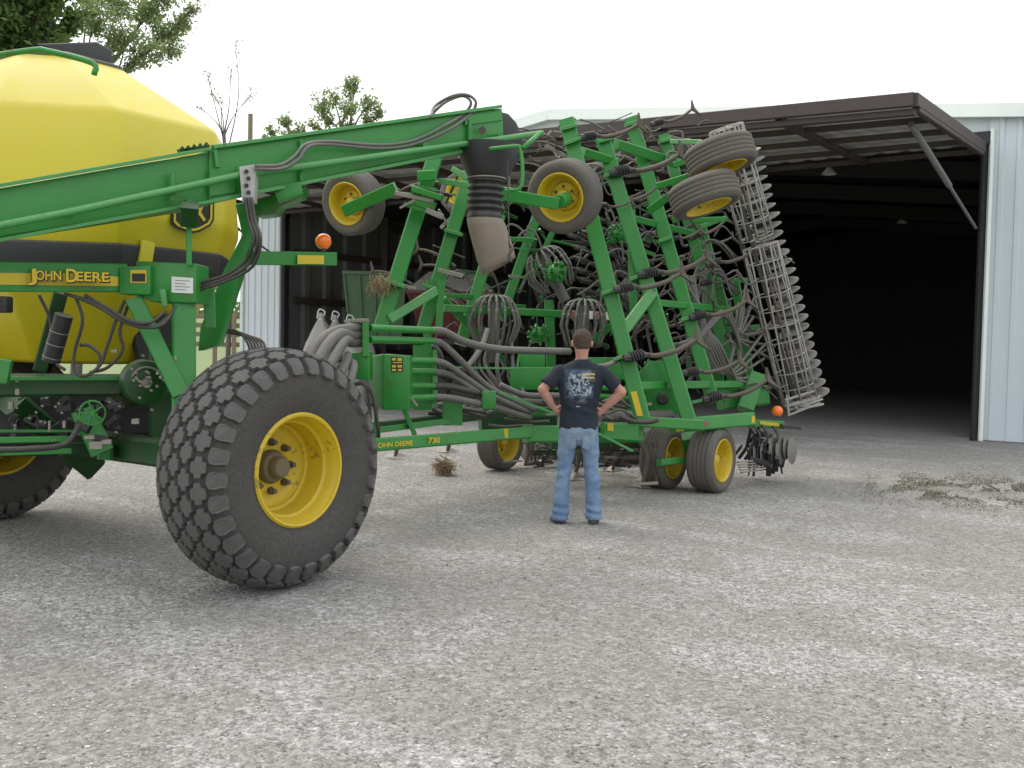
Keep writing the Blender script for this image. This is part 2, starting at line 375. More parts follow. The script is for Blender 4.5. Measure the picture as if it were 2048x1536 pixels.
rib_wall(SL - 1.9, SL - .14, lambda q: 0.02, roofz, org=JR).build('front_wall_panel', 'sheet', barn)
mb = MB()
N = 40; vs = []
for i in range(N + 1):
    s = SL - .14 + i * (-SL + .28) / N; vs += [B(s, .05, HO + .25), B(s, .05, roofz(s))]
mb.add(vs, [[2*i, 2*i+2, 2*i+3, 2*i+1] for i in range(N)]); mb.build('gable_panel', 'sheet', barn)
# side and back walls
E0, E1 = SL - 1.9, 7.0; DEP = 26
mb = MB(); mb.slab([B(E0, .1, 0), B(E0, DEP, 0), B(E0, DEP, roofz(E0)), B(E0, .1, roofz(E0))], WD * .1)
mb.build('side_wall', 'sheet', barn)
mb = MB(); mb.slab([B(E1, .1, 0), B(E1, DEP, 0), B(E1, DEP, roofz(E1)), B(E1, .1, roofz(E1))], -WD * .1); mb.build('side_wall', 'sheet', barn)
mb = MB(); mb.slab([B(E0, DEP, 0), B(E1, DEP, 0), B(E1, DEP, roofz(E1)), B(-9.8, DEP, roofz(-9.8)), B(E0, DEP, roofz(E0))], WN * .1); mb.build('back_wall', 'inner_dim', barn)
# lining sheets inside
rib_wall(.5, DEP - .3, lambda q: 0.02, lambda q: 5.9, t=0, side=WN, org=B(SL - .35, 0, 0), nrm=-WD, pitch=.9, depth=.10).build('liner_panel', 'inner', barn)
mb = MB()
for z in (1.3, 2.9, 4.4): mb.beam(B(SL - .2, .6, z), B(SL - .2, DEP - .4, z), .1, .2)
for t in (4.5, 9.5, 14.5, 19.5): mb.beam(B(SL - .05, t, 0), B(SL - .05, t, 5.9), .22, .22)
build_each(mb, 'wall_girt', 'brown', barn)
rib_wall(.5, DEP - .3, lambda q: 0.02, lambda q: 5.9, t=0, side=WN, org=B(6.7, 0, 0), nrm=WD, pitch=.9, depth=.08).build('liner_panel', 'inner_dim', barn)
# roof
mb = MB()
for a, b_ in ((E0 - .15, -9.8), (-9.8, E1 + .15)):
    p = [B(a, -.12, roofz(a) - .03), B(b_, -.12, roofz(b_) - .03), B(b_, DEP + .2, roofz(b_) - .03), B(a, DEP + .2, roofz(a) - .03)]
    mb.slab(p, (0, 0, .08))
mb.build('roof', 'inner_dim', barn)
mb = MB()
mb.beam(B(-9.8, -.16, roofz(-9.8) + .02), B(E1 + .2, -.16, roofz(E1) + .02), .06, .26)
mb.beam(B(-9.8, -.16, roofz(-9.8) + .02), B(E0 - .2, -.16, roofz(E0) + .02), .06, .26)
build_each(mb, 'rake_trim', 'trim', barn)
mb = MB()
for t in (5, 10, 15, 20):
    for a, b_ in ((SL - .05, -9.8), (-9.8, 6.6)): mb.beam(B(a, t, roofz(a) - .35), B(b_, t, roofz(b_) - .35), .14, .45)
build_each(mb, 'rafter', 'inner_dim', barn)
mb = MB()
for s in (.06, SL - .06): mb.beam(B(s, .02, 0), B(s, .02, HO + .12), .10, .12)
mb.beam(B(SL - .2, .0, HO + .14), B(.2, .0, HO + .14), .18, .26)
mb.build('door_frame', 'inner_dim', barn)
mb = MB()
mb.beam(B(.19, -.05, 0), B(.19, -.05, HO + .3), .07, .08); mb.beam(B(SL - .19, -.05, 0), B(SL - .19, -.05, HO + .3), .07, .08)
mb.beam(B(7, -.05, 0), B(7, -.05, roofz(7)), .1, .1); mb.beam(B(E0, -.05, 0), B(E0, -.05, roofz(E0)), .1, .1)
build_each(mb, 'corner_trim', 'trim', barn)
# lifted door
CO = P(1828, 196, 15.1); IN = B(.05, -.12, HO - .02)
LO = B(SL, -.1, HO) + (CO - B(0, -.1, HO)) + V((0, 0, .55)); LI = B(SL, -.12, HO - .02)
def DP(u, v_, off=0):
    a = LI.lerp(IN, u); b_ = LO.lerp(CO, u); p = a.lerp(b_, v_); n_ = (IN - LI).cross(CO - IN).normalized()
    if n_.z > 0: n_ = -n_
    return p + n_ * off
door = MB()
door.beam(DP(0, 1, .02), DP(1, 1, .02), .10, .21, up=(0, 0, 1)); door.beam(DP(0, .975, .19), DP(1, .975, .19), .12, .10)
for u in [i / 9 for i in range(10)]: door.beam(DP(u, .02, .12), DP(u, .97, .12), .11, .13)
for v_ in (.02, .26, .5, .74): door.beam(DP(0, v_, .10), DP(1, v_, .10), .07, .10)
door.beam(DP(1.001, 0, .02), DP(1.001, 1, .02), .09, .20)
dd = door.build('lifting_door', 'brown', barn)
sk = MB(); NS = 200
vs = []
for i in range(NS + 1):
    o_ = -.02 - .03 * (i % 5 in (0, 1)); vs += [DP(i / NS, 0, o_), DP(i / NS, 1, o_)]
sk.add(vs, [[2*i, 2*i+1, 2*i+3, 2*i+2] for i in range(NS)]); sk.build('door_skin', 'doorskin', dd)
ar = MB(); a0 = DP(.985, .8, .2); a1 = B(-.02, -.12, 4.05)
ar.tube([a0, a0.lerp(a1, .55)], .055, 10); ar.tube([a0.lerp(a1, .55), a1], .03, 10); ar.build('lift_ram', 'inner', dd)
ar = MB(); a0 = DP(.015, .8, .2); a1 = B(SL + .02, -.12, 4.05)
ar.tube([a0, a0.lerp(a1, .55)], .055, 10); ar.tube([a0.lerp(a1, .55), a1], .03, 10); ar.build('lift_ram', 'inner', dd)
# floor slab, threshold
mb = MB(); mb.slab([B(E0 + .2, .02, .02), B(E1 - .2, .02, .02), B(E1 - .2, DEP, .02), B(E0 + .2, DEP, .02)], (0, 0, -.12)); mb.build('floor_slab', 'concrete', barn)
mb = MB(); mb.beam(B(SL, -.03, .012), B(0, -.03, .012), .07, .05); mb.build('threshold', 'inner', barn)
# hanging barn lamps (unlit), seen in the dark
for i, (px, py, d) in enumerate(((1658, 348, 25), (1736, 340, 31), (1804, 446, 36), (1762, 383, 33))):
    p = P(px, py, d); e = empty('hanging_lamp', p, ['unlit lamp with a pale shade nearest the barn doorway', 'unlit lamp high up under the lifted door', 'unlit lamp deepest in the dark barn', 'small unlit lamp between the others in the barn'][i], 'lamp', 'unlit lamps hanging inside the barn')
    MB().lathe([(.03, .3), (.06, .16), (.19, .0), (.18, -.01)], 16, Matrix.Translation(p)).build('lamp_shade', 'white', e, smooth=True)
    MB().tube([p + V((0, 0, .3)), p + V((0, 0, max(.6, 6.6 - p.z)))], .012, 6).build('cord', 'black', e)
# ================================================================ helpers that work along the machine
Vd = V((.578, .816, 0)).normalized(); Ud = V((-.816, .578, 0)).normalized()    # travel line (away right), axle line (away left)
def view(p): return (V(p) - CAM).normalized()
def bp(mb, a, b, wpx, th=None, ch=.12):
    """box section between two (x, y, depth) photo points, wpx wide as seen, th metres deep"""
    A, Bp = P(*a), P(*b); d = (Bp - A).normalized(); u = d.cross(view((A + Bp) / 2)).normalized()
    h = wpx * ((a[2] + b[2]) / 2) / F_PX
    return mb.beam(A, Bp, th or h, h, up=u, ch=ch)
def part_bp(name, m, parent, segs, bevel=0):
    for s in segs: mb = MB(); bp(mb, *s); o = mb.build(name, m, parent)
    return o
def tp(mb, pts, rpx, seg=8, smooth=4, **k):
    """round tube through (x, y, depth) points, radius rpx as seen"""
    q = [P(*p) for p in pts]; r = rpx * (sum(p[2] for p in pts) / len(pts)) / F_PX
    return mb.tube(q, r, seg, smooth, **k)
def slabp(mb, pts, dfn, thick):
    q = [P(x, y, dfn(x) if callable(dfn) else dfn) for x, y in pts]
    return mb.slab(q, thick if isinstance(thick, V) else V((0, thick, 0)))

# ================================================================ big flotation wheel
def tyre_surface(prof, s):
    """point (r, z) and normal on the outer profile at arc length s from the crown"""
    sg = 1 if s >= 0 else -1; s = abs(s); acc = 0
    for (z0, r0), (z1, r1) in zip(prof, prof[1:]):
        l = math.hypot(z1 - z0, r1 - r0)
        if s <= acc + l or (z1, r1) == prof[-1]:
            t = (s - acc) / l; z, r = z0 + (z1 - z0) * t, r0 + (r1 - r0) * t
            nz, nr = -(r1 - r0) / l, (z1 - z0) / l; return z * sg, r, nz * sg, nr
        acc += l
PROF = [(0, .768), (.06, .767), (.11, .763), (.155, .754), (.195, .738), (.225, .717), (.252, .69), (.272, .65), (.282, .60), (.282, .53), (.272, .46), (.252, .40), (.235, .36)]
def fine(prof, k=3):
    p = [V((a, b_, 0)) for a, b_ in prof]; return [(q.x, q.y) for q in spline(p, k)]
PF = fine(PROF)
def block(mb, th, s, pts, hgt, taper=.82):
    """raised tread block; pts = (circumferential m, across m) around (th, s)"""
    vs = []; n = len(pts)
    for lvl in (-.012, hgt * .75, hgt):
        k = 1 if lvl < 0 else (.95 if lvl < hgt else taper)
        for c, a in pts:
            z, r, nz, nr = tyre_surface(PF, s + a * k); rr = r + nr * lvl; an = th + c * k / .8
            vs.append((rr * math.cos(an), rr * math.sin(an), z + nz * lvl))
    fs = [[l * n + i, l * n + (i + 1) % n, (l + 1) * n + (i + 1) % n, (l + 1) * n + i] for l in range(2) for i in range(n)] + [list(range(2 * n, 3 * n))]
    mb.add(vs, fs)
def big_wheel(root, c, zdir):
    fr = frame(c - W(root), zdir)
    e = empty('flotation_wheel', (0, 0, 0)); e.parent = root; e.matrix_local = fr
    mb = MB(); pr = [(r, z) for z, r in PF]; full = [(r, -z) for r, z in pr[::-1]] + pr[1:]
    mb.lathe(full, 96); ty = mb.build('tyre', 'rubber', e, smooth=True, local=True)
    tr = MB(); NB = 30
    hexa = [(a * 1.12, b_ * 1.10) for a, b_ in [(-.064, -.016), (-.036, -.020), (-.030, -.041), (.030, -.041), (.036, -.020), (.064, -.016), (.064, .016), (.036, .020), (.030, .041), (-.030, .041), (-.036, .020), (-.064, .016)]]
    for i in range(NB):
        for k in range(-2, 3):
            th = 2 * math.pi * (i + (.5 if k % 2 else 0)) / NB
            block(tr, th, k * .093, hexa, .034, .93)
        th = 2 * math.pi * (i + .5) / NB
        for sg in (1, -1):
            pts = [(-.052, -.022), (-.024, -.034), (.024, -.034), (.052, -.022), (.056, .01), (.050, .040), (.052, .072), (.03, .082), (-.03, .082), (-.052, .072), (-.050, .040), (-.056, .01)]
            block(tr, th, sg * .265, [(a * 1.12, b_ * sg) for a, b_ in pts], .030, .93)
    tr.build('tread', 'tread', ty, local=True)
    rm = MB(); rp = [(r * .875, z * .92) for r, z in [(.425, .24), (.436, .255), (.436, .272), (.42, .285), (.405, .28), (.398, .255), (.380, .235), (.374, .18), (.366, .165), (.350, .155), (.342, .02), (.335, .0), (.318, -.008), (.312, -.03), (.30, -.04), (.27, -.04), (.245, -.055), (.18, -.05), (.12, -.05)]]
    rm.lathe(rp, 64); rm.lathe([(r * .875, z * .85) for r, z in [(.425, -.27), (.432, -.29), (.405, -.298), (.398, -.27), (.366, -.19), (.345, -.12), (.342, .04)]], 64)
    rim = rm.build('rim', 'yellow', e, smooth='auto', local=True)
    hb = MB(); hb.lathe([(.115, -.06), (.115, -.02), (.10, .01), (.075, .02), (.072, .07), (.06, .085), (.001, .088)], 32)
    hub = hb.build('hub', 'hub', e, smooth='auto', local=True)
    nb = MB()
    for i in range(8):
        a = 2 * math.pi * i / 8; nb.lathe([(.026, -.03), (.026, .004), (.018, .018), (.018, .035), (.001, .037)], 6, Matrix.Translation((.165 * math.cos(a), .165 * math.sin(a), -.02)))
    nb.build('wheel_nut', 'shank', rim, local=True)
    return e

# ================================================================ air cart
cart = empty('air_cart', (-1.64 - .6, 6.65 + 1.2, 0), 'green seed cart with a big yellow faceted tank and lugged flotation tyres', 'seed cart')
WC = V((-1.585, 6.66, .800))
big_wheel(cart, WC, -Ud); big_wheel(cart, WC + Ud * 3.75, Ud)
ax = MB(); ax.beam(WC + Ud * .25, WC + Ud * 3.5, .2, .2); ax.build('axle', 'green_shaded', cart)
# tank
C1 = P(240, 218, 7.9); zr = C1.z; half = .46; A1 = 1.14
TC = C1 + Vd * half + Ud * A1; TC.z = 0
def oct_ring(k, z, kc=1.0, off=0, sv=0):
    a, h = A1 * k, half * k * kc; pts = [(-h, -a), (h, -a), (a, -h), (a, h), (h, a), (-h, a), (-a, h), (-a, -h)]
    return [TC + Vd * (x + sv) + Ud * (y + off) + V((0, 0, z)) for x, y in pts]
def rings(mb, rl, close=True):
    o = len(mb.v); vs = [p for r_ in rl for p in r_]; n = len(rl[0])
    fs = [[i * n + j, i * n + (j + 1) % n, (i + 1) * n + (j + 1) % n, (i + 1) * n + j] for i in range(len(rl) - 1) for j in range(n)]
    if close: fs += [list(range(n))[::-1], [(len(rl) - 1) * n + j for j in range(n)]]
    return mb.add(vs, fs)
t = MB(); rings(t, [oct_ring(.60, 1.42), oct_ring(.80, 1.95), oct_ring(.97, 2.2), oct_ring(1.03, 2.42), oct_ring(1.09, 2.62), oct_ring(1.06, 3.05), oct_ring(1.0, zr), oct_ring(.42, 3.96, 1.15, sv=-.27)])
tank = t.build('tank', 'tank', cart, bevel=.04)
t = MB(); rings(t, [oct_ring(1.00, 2.17), oct_ring(1.04, 2.20), oct_ring(1.055, 2.38), oct_ring(1.0, 2.40)]); t.build('tank_cradle', 'black', cart, bevel=.01)
t = MB()
for s in (-.25,):
    a = TC - Ud * (A1 * 1.062) + Vd * s; t.beam(a + V((0, 0, 2.42)), a + Vd * -.05 + V((0, 0, 2.12)), .05, .11, up=Vd)
build_each(t, 'tank_foot', 'tank', tank, bevel=.012)
t = MB(); rings(t, [oct_ring(.44, 3.93, 1.15, sv=-.27), oct_ring(.445, 3.965, 1.15, sv=-.27), oct_ring(.38, 3.99, 1.2, sv=-.27), oct_ring(.30, 4.01, sv=-.27), oct_ring(.2, 4.02, sv=-.27)]); lid = t.build('tank_lid', 'dusty_rubber', cart, bevel=.01)
t = MB(); hc = P(205, 118, 8.9); t.slab([hc + Vd * -.6 + V((0, 0, -.02)), hc + Vd * .1 + V((0, 0, -.12)), hc + Vd * .1 + V((0, 0, .10)), hc + V((0, 0, .14)) - Vd * .05], Ud * .7); t.build('hatch', 'black', lid, bevel=.015)
t = MB(); tp(t, [(-90, 118, 7.9), (-20, 112, 7.9), (68, 100, 7.9), (95, 102, 7.9), (185, 126, 7.95), (188, 150, 7.95)], 6, smooth=4); t.build('hatch_rail', 'green', lid, smooth=True)
# logo panel on the tank: black shield with a yellow rim and a leaping deer mark
LP = P(385, 425, 8.3); 
def onside(px, py):
    """point on the tank's near side plane"""
    r_ = ray(px, py); p0 = TC - Ud * (A1 * 1.085 + .012); t_ = (p0 - CAM).dot(Ud) / r_.dot(Ud); return CAM + r_ * t_
t = MB(); o_ = -Ud * .014
outl = [(342, 385), (428, 385), (427, 440), (420, 452), (398, 464), (385, 467), (370, 464), (350, 456), (341, 447)]
t.slab([onside(*q) for q in outl], -Ud * .008); lg = t.build('logo_shield', 'blabel', tank)
cxl, cyl = 384, 420
inn = [(cxl + (x - cxl) * .90, cyl + (y - cyl) * .90) for x, y in outl]; inn2 = [(cxl + (x - cxl) * .80, cyl + (y - cyl) * .80) for x, y in outl]
t = MB(); n_ = len(inn); vs = [onside(*q) + o_ for q in inn + inn2]
t.add(vs, [[i, (i + 1) % n_, n_ + (i + 1) % n_, n_ + i] for i in range(n_)]); 
deer = [(353, 407), (362, 403), (371, 411), (383, 414), (396, 411), (404, 402), (401, 392), (407, 400), (414, 404), (408, 407), (404, 415), (400, 424), (410, 440), (405, 443), (394, 428), (380, 426), (372, 434), (360, 428), (369, 428), (371, 419), (360, 413)]
t.sheet([onside(*q) + o_ for q in deer]); t.build('leaping_deer_mark', 'ylabel', lg)
# conveyor boom
def YB(x): return 1 / (.1600 - .0000440 * x)
BT = -Vd.cross(V((0, 0, 1))) * 0 + V((-.30, .42, 0))
boom = MB()
slabp(boom, [(-330, 432), (0, 375), (240, 333), (427, 303), (427, 408), (240, 437), (0, 475), (-330, 545)], YB, BT)
bm_ = boom.build('conveyor_boom', 'green', cart, bevel=.012)
t = MB(); slabp(t, [(418, 296), (700, 258), (950, 222), (1005, 216), (1008, 272), (985, 292), (760, 332), (600, 366), (418, 405)], lambda x: YB(x) - .02, BT * .9); t.build('boom_extension', 'green', bm_, bevel=.012)
t = MB()
for q in ([(-330, 428), (418, 298)], [(425, 294), (1000, 213)], [(-330, 541), (425, 402)], [(425, 402), (1000, 288)]):
    bp(t, (q[0][0], q[0][1], YB(q[0][0]) - .03), (q[1][0], q[1][1], YB(q[1][0]) - .03), 7, .06)
build_each(t, 'edge_flange', 'green_lit', bm_)
t = MB()
for x, y0, y1 in ((430, 300, 335), (345, 345, 402), (603, 280, 362), (940, 240, 285)): bp(t, (x, y0, YB(x) - .05), (x + (6 if x == 430 else 0), y1, YB(x) - .05), 7, .03)
slabp(t, [(930, 232), (1004, 222), (1004, 240), (930, 250)], lambda x: YB(x) - .045, 0.02); slabp(t, [(420, 338), (470, 330), (470, 385), (420, 392)], lambda x: YB(x) - .04, .02)
build_each(t, 'stiffener', 'green', bm_)
t = MB(); tp(t, [(-330, 515, YB(-330) - .12), (140, 424, YB(140) - .12), (480, 350, YB(480) - .12), (1085, 266, YB(1085) - .15)], 7, smooth=0); t.build('side_rail', 'green_lit', bm_, smooth=True)
t = MB()
for x, y in ((140, 424), (345, 381), (600, 330), (850, 296), (1000, 277)): bp(t, (x, y - 8, YB(x) - .05), (x, y + 6, YB(x) - .05), 9, .13)
build_each(t, 'rail_bracket', 'green', bm_)
t = MB(); bp(t, (357, 303, YB(357) + .05), (417, 293, YB(417) + .05), 9, .05)
for k in range(5): bp(t, (362 + 12 * k, 299 - 2 * k, YB(380)), (366 + 12 * k, 293 - 2 * k, YB(380)), 5, .05)
build_each(t, 'step_grip', 'green_shaded', bm_)
t = MB(); slabp(t, [(478, 333), (512, 328), (508, 405), (484, 405)], lambda x: YB(x) - .16, .09); t.build('valve_bracket', 'bolted', bm_, bevel=.006)
t = MB()
for k in range(5):
    q = P(495 + (k % 2) * 4 - 2, 343 + k * 14, YB(490) - .175); t.lathe([(.001, .006), (.014, .006), (.016, -.01)], 10, frame(q, -view(q)))
build_each(t, 'bolt', 'black', bm_)
hb_ = MB()
tp(hb_, [(510, 332, YB(510) - .2), (560, 330, YB(560) - .2), (590, 312, YB(590) - .2), (612, 289, YB(612) - .2), (660, 283, YB(660) - .15), (760, 290, YB(760) - .12), (830, 280, YB(830) - .1), (895, 248, YB(895) - .1), (930, 225, YB(930)), (942, 205, YB(930)), (925, 192, YB(930)), (890, 205, YB(900)), (860, 232, YB(860) + .1)], 3.2, smooth=5)
tp(hb_, [(510, 338, YB(510) - .2), (565, 337, YB(560) - .2), (598, 318, YB(590) - .2), (618, 293, YB(612) - .2), (660, 289, YB(660) - .15), (760, 297, YB(760) - .12), (830, 288, YB(830) - .1), (900, 258, YB(895) - .1), (940, 228, YB(930)), (952, 205, YB(930)), (935, 190, YB(930)), (905, 192, YB(900)), (870, 212, YB(860) + .1), (862, 234, 7.8)], 3.2, smooth=5)
hb_.build('hydraulic_hose', 'hose', bm_, smooth=True)
hb_ = MB()
for k, o in enumerate((0, 7, 13)):
    tp(hb_, [(490 + o, 395, YB(490) - .2), (497 + o, 440, YB(490) - .2), (508 + o, 480, 7.0), (492 + o, 520 + o, 7.1), (450, 550 + o, 7.1), (405, 565 + o, 7.1), (380, 585 + o, 7.15)], 3.4, smooth=5)
hb_.build('hydraulic_hose', 'hose_dark', bm_, smooth=True)
# boom end: rollers, spout, bellows, sock
t = MB(); slabp(t, [(1000, 222), (1018, 226), (1034, 244), (1044, 266), (1052, 296), (1000, 302)], lambda x: YB(x) + .03, BT * .8); t.build('end_hood', 'black', bm_, bevel=.02)
t = MB(); q = P(965, 260, YB(965) - .06); t.lathe([(.001, .02), (.03, .02), (.032, 0)], 12, frame(q, -view(q))); t.build('roller_bearing', 'shank', bm_)
def ringp(x, y, d, rx, ry, tilt=0, n=24):
    c = P(x, y, d); k = d / F_PX; a = []
    for i in range(n):
        th = 2 * math.pi * i / n; lx, ly = math.cos(th) * rx * k, math.sin(th) * rx * k
        a.append(c + V((lx, ly, 0)) + V((0, 0, lx * math.tan(tilt))))
    return a
tr_ = MB(); tr_.tube(ringp(973, 358, 8.42, 38, 0), .008, 6, 0, closed=True); tr_.build('bellows_clamp', 'steel', bm_, smooth=True)
sp_ = MB(); rings(sp_, [ringp(975, 290, 8.45, 60, 0), ringp(978, 320, 8.45, 58, 0), ringp(975, 362, 8.45, 36, 0)]); sp = sp_.build('spout', 'black', bm_, smooth='auto')
bl = MB(); rl = []
for k in range(26): rl.append(ringp(973 - k * .15, 360 + k * 2.7, 8.42, 33.5 + 4.5 * math.sin(k * math.pi / 2.5), 0))
rl += [ringp(969, 428, 8.42, 34, 0), ringp(970, 445, 8.42, 36, 0)]
rings(bl, rl); bl.build('bellows', 'black', sp, smooth=True)
sk = MB(); rl = [ringp(970 + (y - 440) * .30, y, 8.4, rx, 0, tilt=R(tl)) for y, rx, tl in ((438, 36, 0), (452, 37, 6), (480, 37, 12), (505, 36, 20), (522, 34, 26), (533, 33, 29))]
rings(sk, rl, close=False); so_ = sk.build('canvas_sock', 'sock', sp, smooth=True)
md = so_.modifiers.new('solid', 'SOLIDIFY'); md.thickness = .012
t = MB(); tp(t, [(1015, 320, 8.2), (1018, 480, 8.2), (1021, 520, 8.2)], 1.3, smooth=0); tp(t, [(1017, 485, 8.19), (1025, 500, 8.18), (1015, 512, 8.18), (1024, 524, 8.18)], 2); t.build('sock_rope', 'hose_dark', sp)
t = MB(); tp(t, [(978, 298, 8.1), (1028, 293, 8.1), (1041, 300, 8.1), (1044, 370, 8.1), (1020, 382, 8.1)], 4, smooth=3); tp(t, [(1082, 265, 8.3), (1046, 296, 8.1)], 5); t.build('spout_guard', 'green', bm_, smooth=True)
# stabiliser struts and upper structure
part_bp('boom_bracket', 'green_shaded', cart, [((322, 412, 6.95), (375, 402, 7.0), 7, .08), ((380, 410, 6.8), (378, 448, 6.9), 34, .08)])
part_bp('boom_post', 'green', cart, [((378, 400, 6.95), (378, 530, 6.95), 11)])
t = MB(); slabp(t, [(505, 400), (608, 372), (603, 392), (560, 412), (548, 428), (512, 432)], 7.6, .2); slabp(t, [(545, 372), (600, 366), (604, 388), (555, 405)], 7.35, .06); build_each(t, 'boom_saddle', 'green', cart, bevel=.006)
t = MB(); slabp(t, [(470, 408), (512, 400), (506, 470), (470, 580), (436, 690), (396, 702), (400, 655), (448, 540), (484, 470)], 7.75, .14); t.build('lift_arm', 'green', cart, bevel=.008)
t = MB(); bp(t, (505, 516, 7.75), (668, 518, 8.15), 27, .11, ch=.05); arm = t.build('lamp_arm', 'green', cart)
t = MB(); slabp(t, [(595, 510), (648, 511), (648, 528), (595, 528)], lambda x: 7.88 + (x - 595) * .0024, .004); t.build('reflector', 'ylabel', arm)
t = MB(); bp(t, (667, 518, 8.15), (669, 518, 8.152), 19, .09); t.build('tube_end', 'black', arm)  # black plate standing in for the dark inside of the open tube
def beacon(px, py, d, rpx, parent):
    c = P(px, py, d); r = rpx * d / F_PX
    mb = MB(); mb.lathe([(.001, -r), (r * .45, -r * .95), (r * .85, -r * .6), (r, 0), (r * .85, r * .6), (r * .45, r * .95), (.001, r)], 20, frame(c, view(c)) @ Matrix.Diagonal((1, 1, .6, 1)))
    l = mb.build('warning_lamp', 'amber', parent, smooth=True)
    mb = MB(); mb.tube([c + V((0, 0, -r * 1.3)), c], r * .25, 8, 0); mb.build('lamp_stem', 'black', l); return l
beacon(647, 483, 8.05, 16, arm)
# near side frame
cf = MB(); bp(cf, (-260, 550, 6.2), (250, 556, 7.05), 60, .16, ch=.05); rail = cf.build('side_frame', 'green', cart)
A_, B_ = P(-260, 556, 6.2), P(231, 561, 7.02); n_ = (B_ - A_).cross(V((0, 0, 1))).normalized() * .083
if n_.y > 0: n_ = -n_
t = MB(); t.slab([A_ + n_ - V((0, 0, .035)), B_ + n_ - V((0, 0, .042)), B_ + n_ + V((0, 0, .042)), A_ + n_ + V((0, 0, .035))], n_ * .04); t.build('yellow_stripe', 'ylabel', rail)
q0 = P(49, 560, 6.63); q1 = P(217, 564, 6.91); xd = (q1 - q0).normalized(); zd = -(xd.cross(V((0, 0, 1)))).normalized() * -1
yd = V((0, 0, 1)); zd = xd.cross(yd).normalized(); yd = zd.cross(xd).normalized()
mw = Matrix((xd, yd, zd)).transposed().to_4x4()
def letters(parent, body, a, b, hpx, m='ylabel', lift=.03, name='lettering', bold=.004, back=None):
    """raised lettering fitted between two (x, y, depth) points"""
    A_, B_ = P(*a), P(*b); xd = (B_ - A_); L_ = xd.length; xd.normalize(); nz = xd.cross(V((0, 0, 1))).normalized(); yd = nz.cross(xd).normalized()
    mw = Matrix((xd, yd, nz)).transposed().to_4x4(); mw.translation = A_ + nz * lift
    mb = text_mb(body, 1, Matrix(), bold=.02); wd = max(p.x for p in mb.v) - min(p.x for p in mb.v); x0 = min(p.x for p in mb.v)
    hh = hpx * a[2] / F_PX / .7; sx = L_ / wd
    mb.v = [mw @ V(((p.x - x0) * sx, p.y * hh, p.z * .5)) for p in mb.v]
    o = mb.build(name, m, parent)
    if back:
        v0 = mb.v; b4 = MB()
        for dx, dz in ((.008, -.008), (-.003, .003), (.004, -.010), (.010, -.003)): b4.add([p + xd * dx + V((0, 0, dz)) - nz * (.004 + dx * .1) for p in v0], mb.f)
        b4.build(name + '_outline', back, o)
    return o
letters(rail, 'J', (50, 562, 6.60), (69, 562, 6.64), 24, lift=.052, back='blabel')
letters(rail, 'OHN', (71, 560, 6.64), (122, 561, 6.71), 18, lift=.052, back='blabel')
letters(rail, 'D', (127, 564, 6.71), (149, 564.5, 6.76), 26, lift=.052, back='blabel')
letters(rail, 'EERE', (151, 562, 6.76), (216, 564, 6.86), 18, lift=.052, back='blabel')
t = MB(); slabp(t, [(238, 534), (300, 530), (300, 590), (238, 588)], 6.93, .2); slabp(t, [(272, 522), (392, 527), (392, 606), (302, 604), (275, 590)], 6.99, .3); bx = t.build('latch_box', 'green', cart, bevel=.008)
t = MB(); slabp(t, [(261, 540), (293, 540), (293, 566), (261, 566)], 6.922, .004); t.build('warning_label', 'ylabel', bx)
t = MB(); slabp(t, [(264, 547), (290, 547), (290, 563), (264, 563)], 6.917, .004); t.build('warning_label_text', 'blabel', bx)
t = MB(); slabp(t, [(343, 553), (386, 556), (386, 587), (343, 585)], 6.982, .004); t.build('white_label', 'white', bx)
t = MB()
for k in range(4): slabp(t, [(350, 560 + k * 6), (380 - (k % 2) * 8, 561.5 + k * 6), (380 - (k % 2) * 8, 562.5 + k * 6), (350, 561 + k * 6)], 6.979, .002)
t.build('label_print', 'hose', bx)
t = MB(); slabp(t, [(318, 578), (330, 578), (334, 612), (324, 615)], 6.93, .02); t.build('latch_handle', 'green_lit', bx, bevel=.004)
part_bp('upright', 'green', cart, [((368, 600, 7.1), (368, 830, 7.0), 46, .14)])
part_bp('diagonal_brace', 'green', cart, [((268, 598, 7.0), (362, 790, 6.95), 34, .08)])
part_bp('hopper_brace', 'green_shaded', cart, [((122, 585, 7.1), (80, 740, 7.2), 27, .08)])
part_bp('lower_frame', 'green_shaded', cart, [((-250, 772, 6.9), (240, 770, 7.5), 46, .16)])
part_bp('lower_rail', 'green', cart, [((-200, 757, 6.75), (236, 757, 7.35), 8, .06), ((-200, 884, 6.6), (135, 878, 7.2), 13, .1), ((-200, 912, 6.6), (140, 902, 7.2), 12, .1), ((-200, 862, 6.9), (150, 862, 7.4), 6, .08)])
part_bp('mount_plate', 'green', cart, [((-40, 735, 6.6), (20, 745, 6.65), 50, .1), ((418, 560, 7.4), (420, 655, 7.4), 22, .1), ((212, 890, 7.5), (208, 918, 7.5), 26, .1), ((165, 820, 7.3), (205, 905, 7.3), 45, .1)])
part_bp('cross_member', 'green_shaded', cart, [((230, 800, 7.6), (560, 760, 8.9), 40, .2), ((330, 690, 7.6), (330, 880, 7.6), 60, .2), ((120, 900, 7.6), (330, 882, 8), 26, .2), ((20, 800, 7.6), (180, 930, 8.2), 50, .3), ((-100, 830, 7.9), (330, 830, 8.3), 110, .3)])
part_bp('dark_backing', 'black', cart, [((-120, 815, 7.9), (345, 815, 8.6), 130, .9), ((-100, 890, 8.2), (330, 880, 8.8), 50, .5), ((300, 640, 8.6), (345, 800, 8.6), 90, .3)])  # black boxes added to fill in the shade under the tank
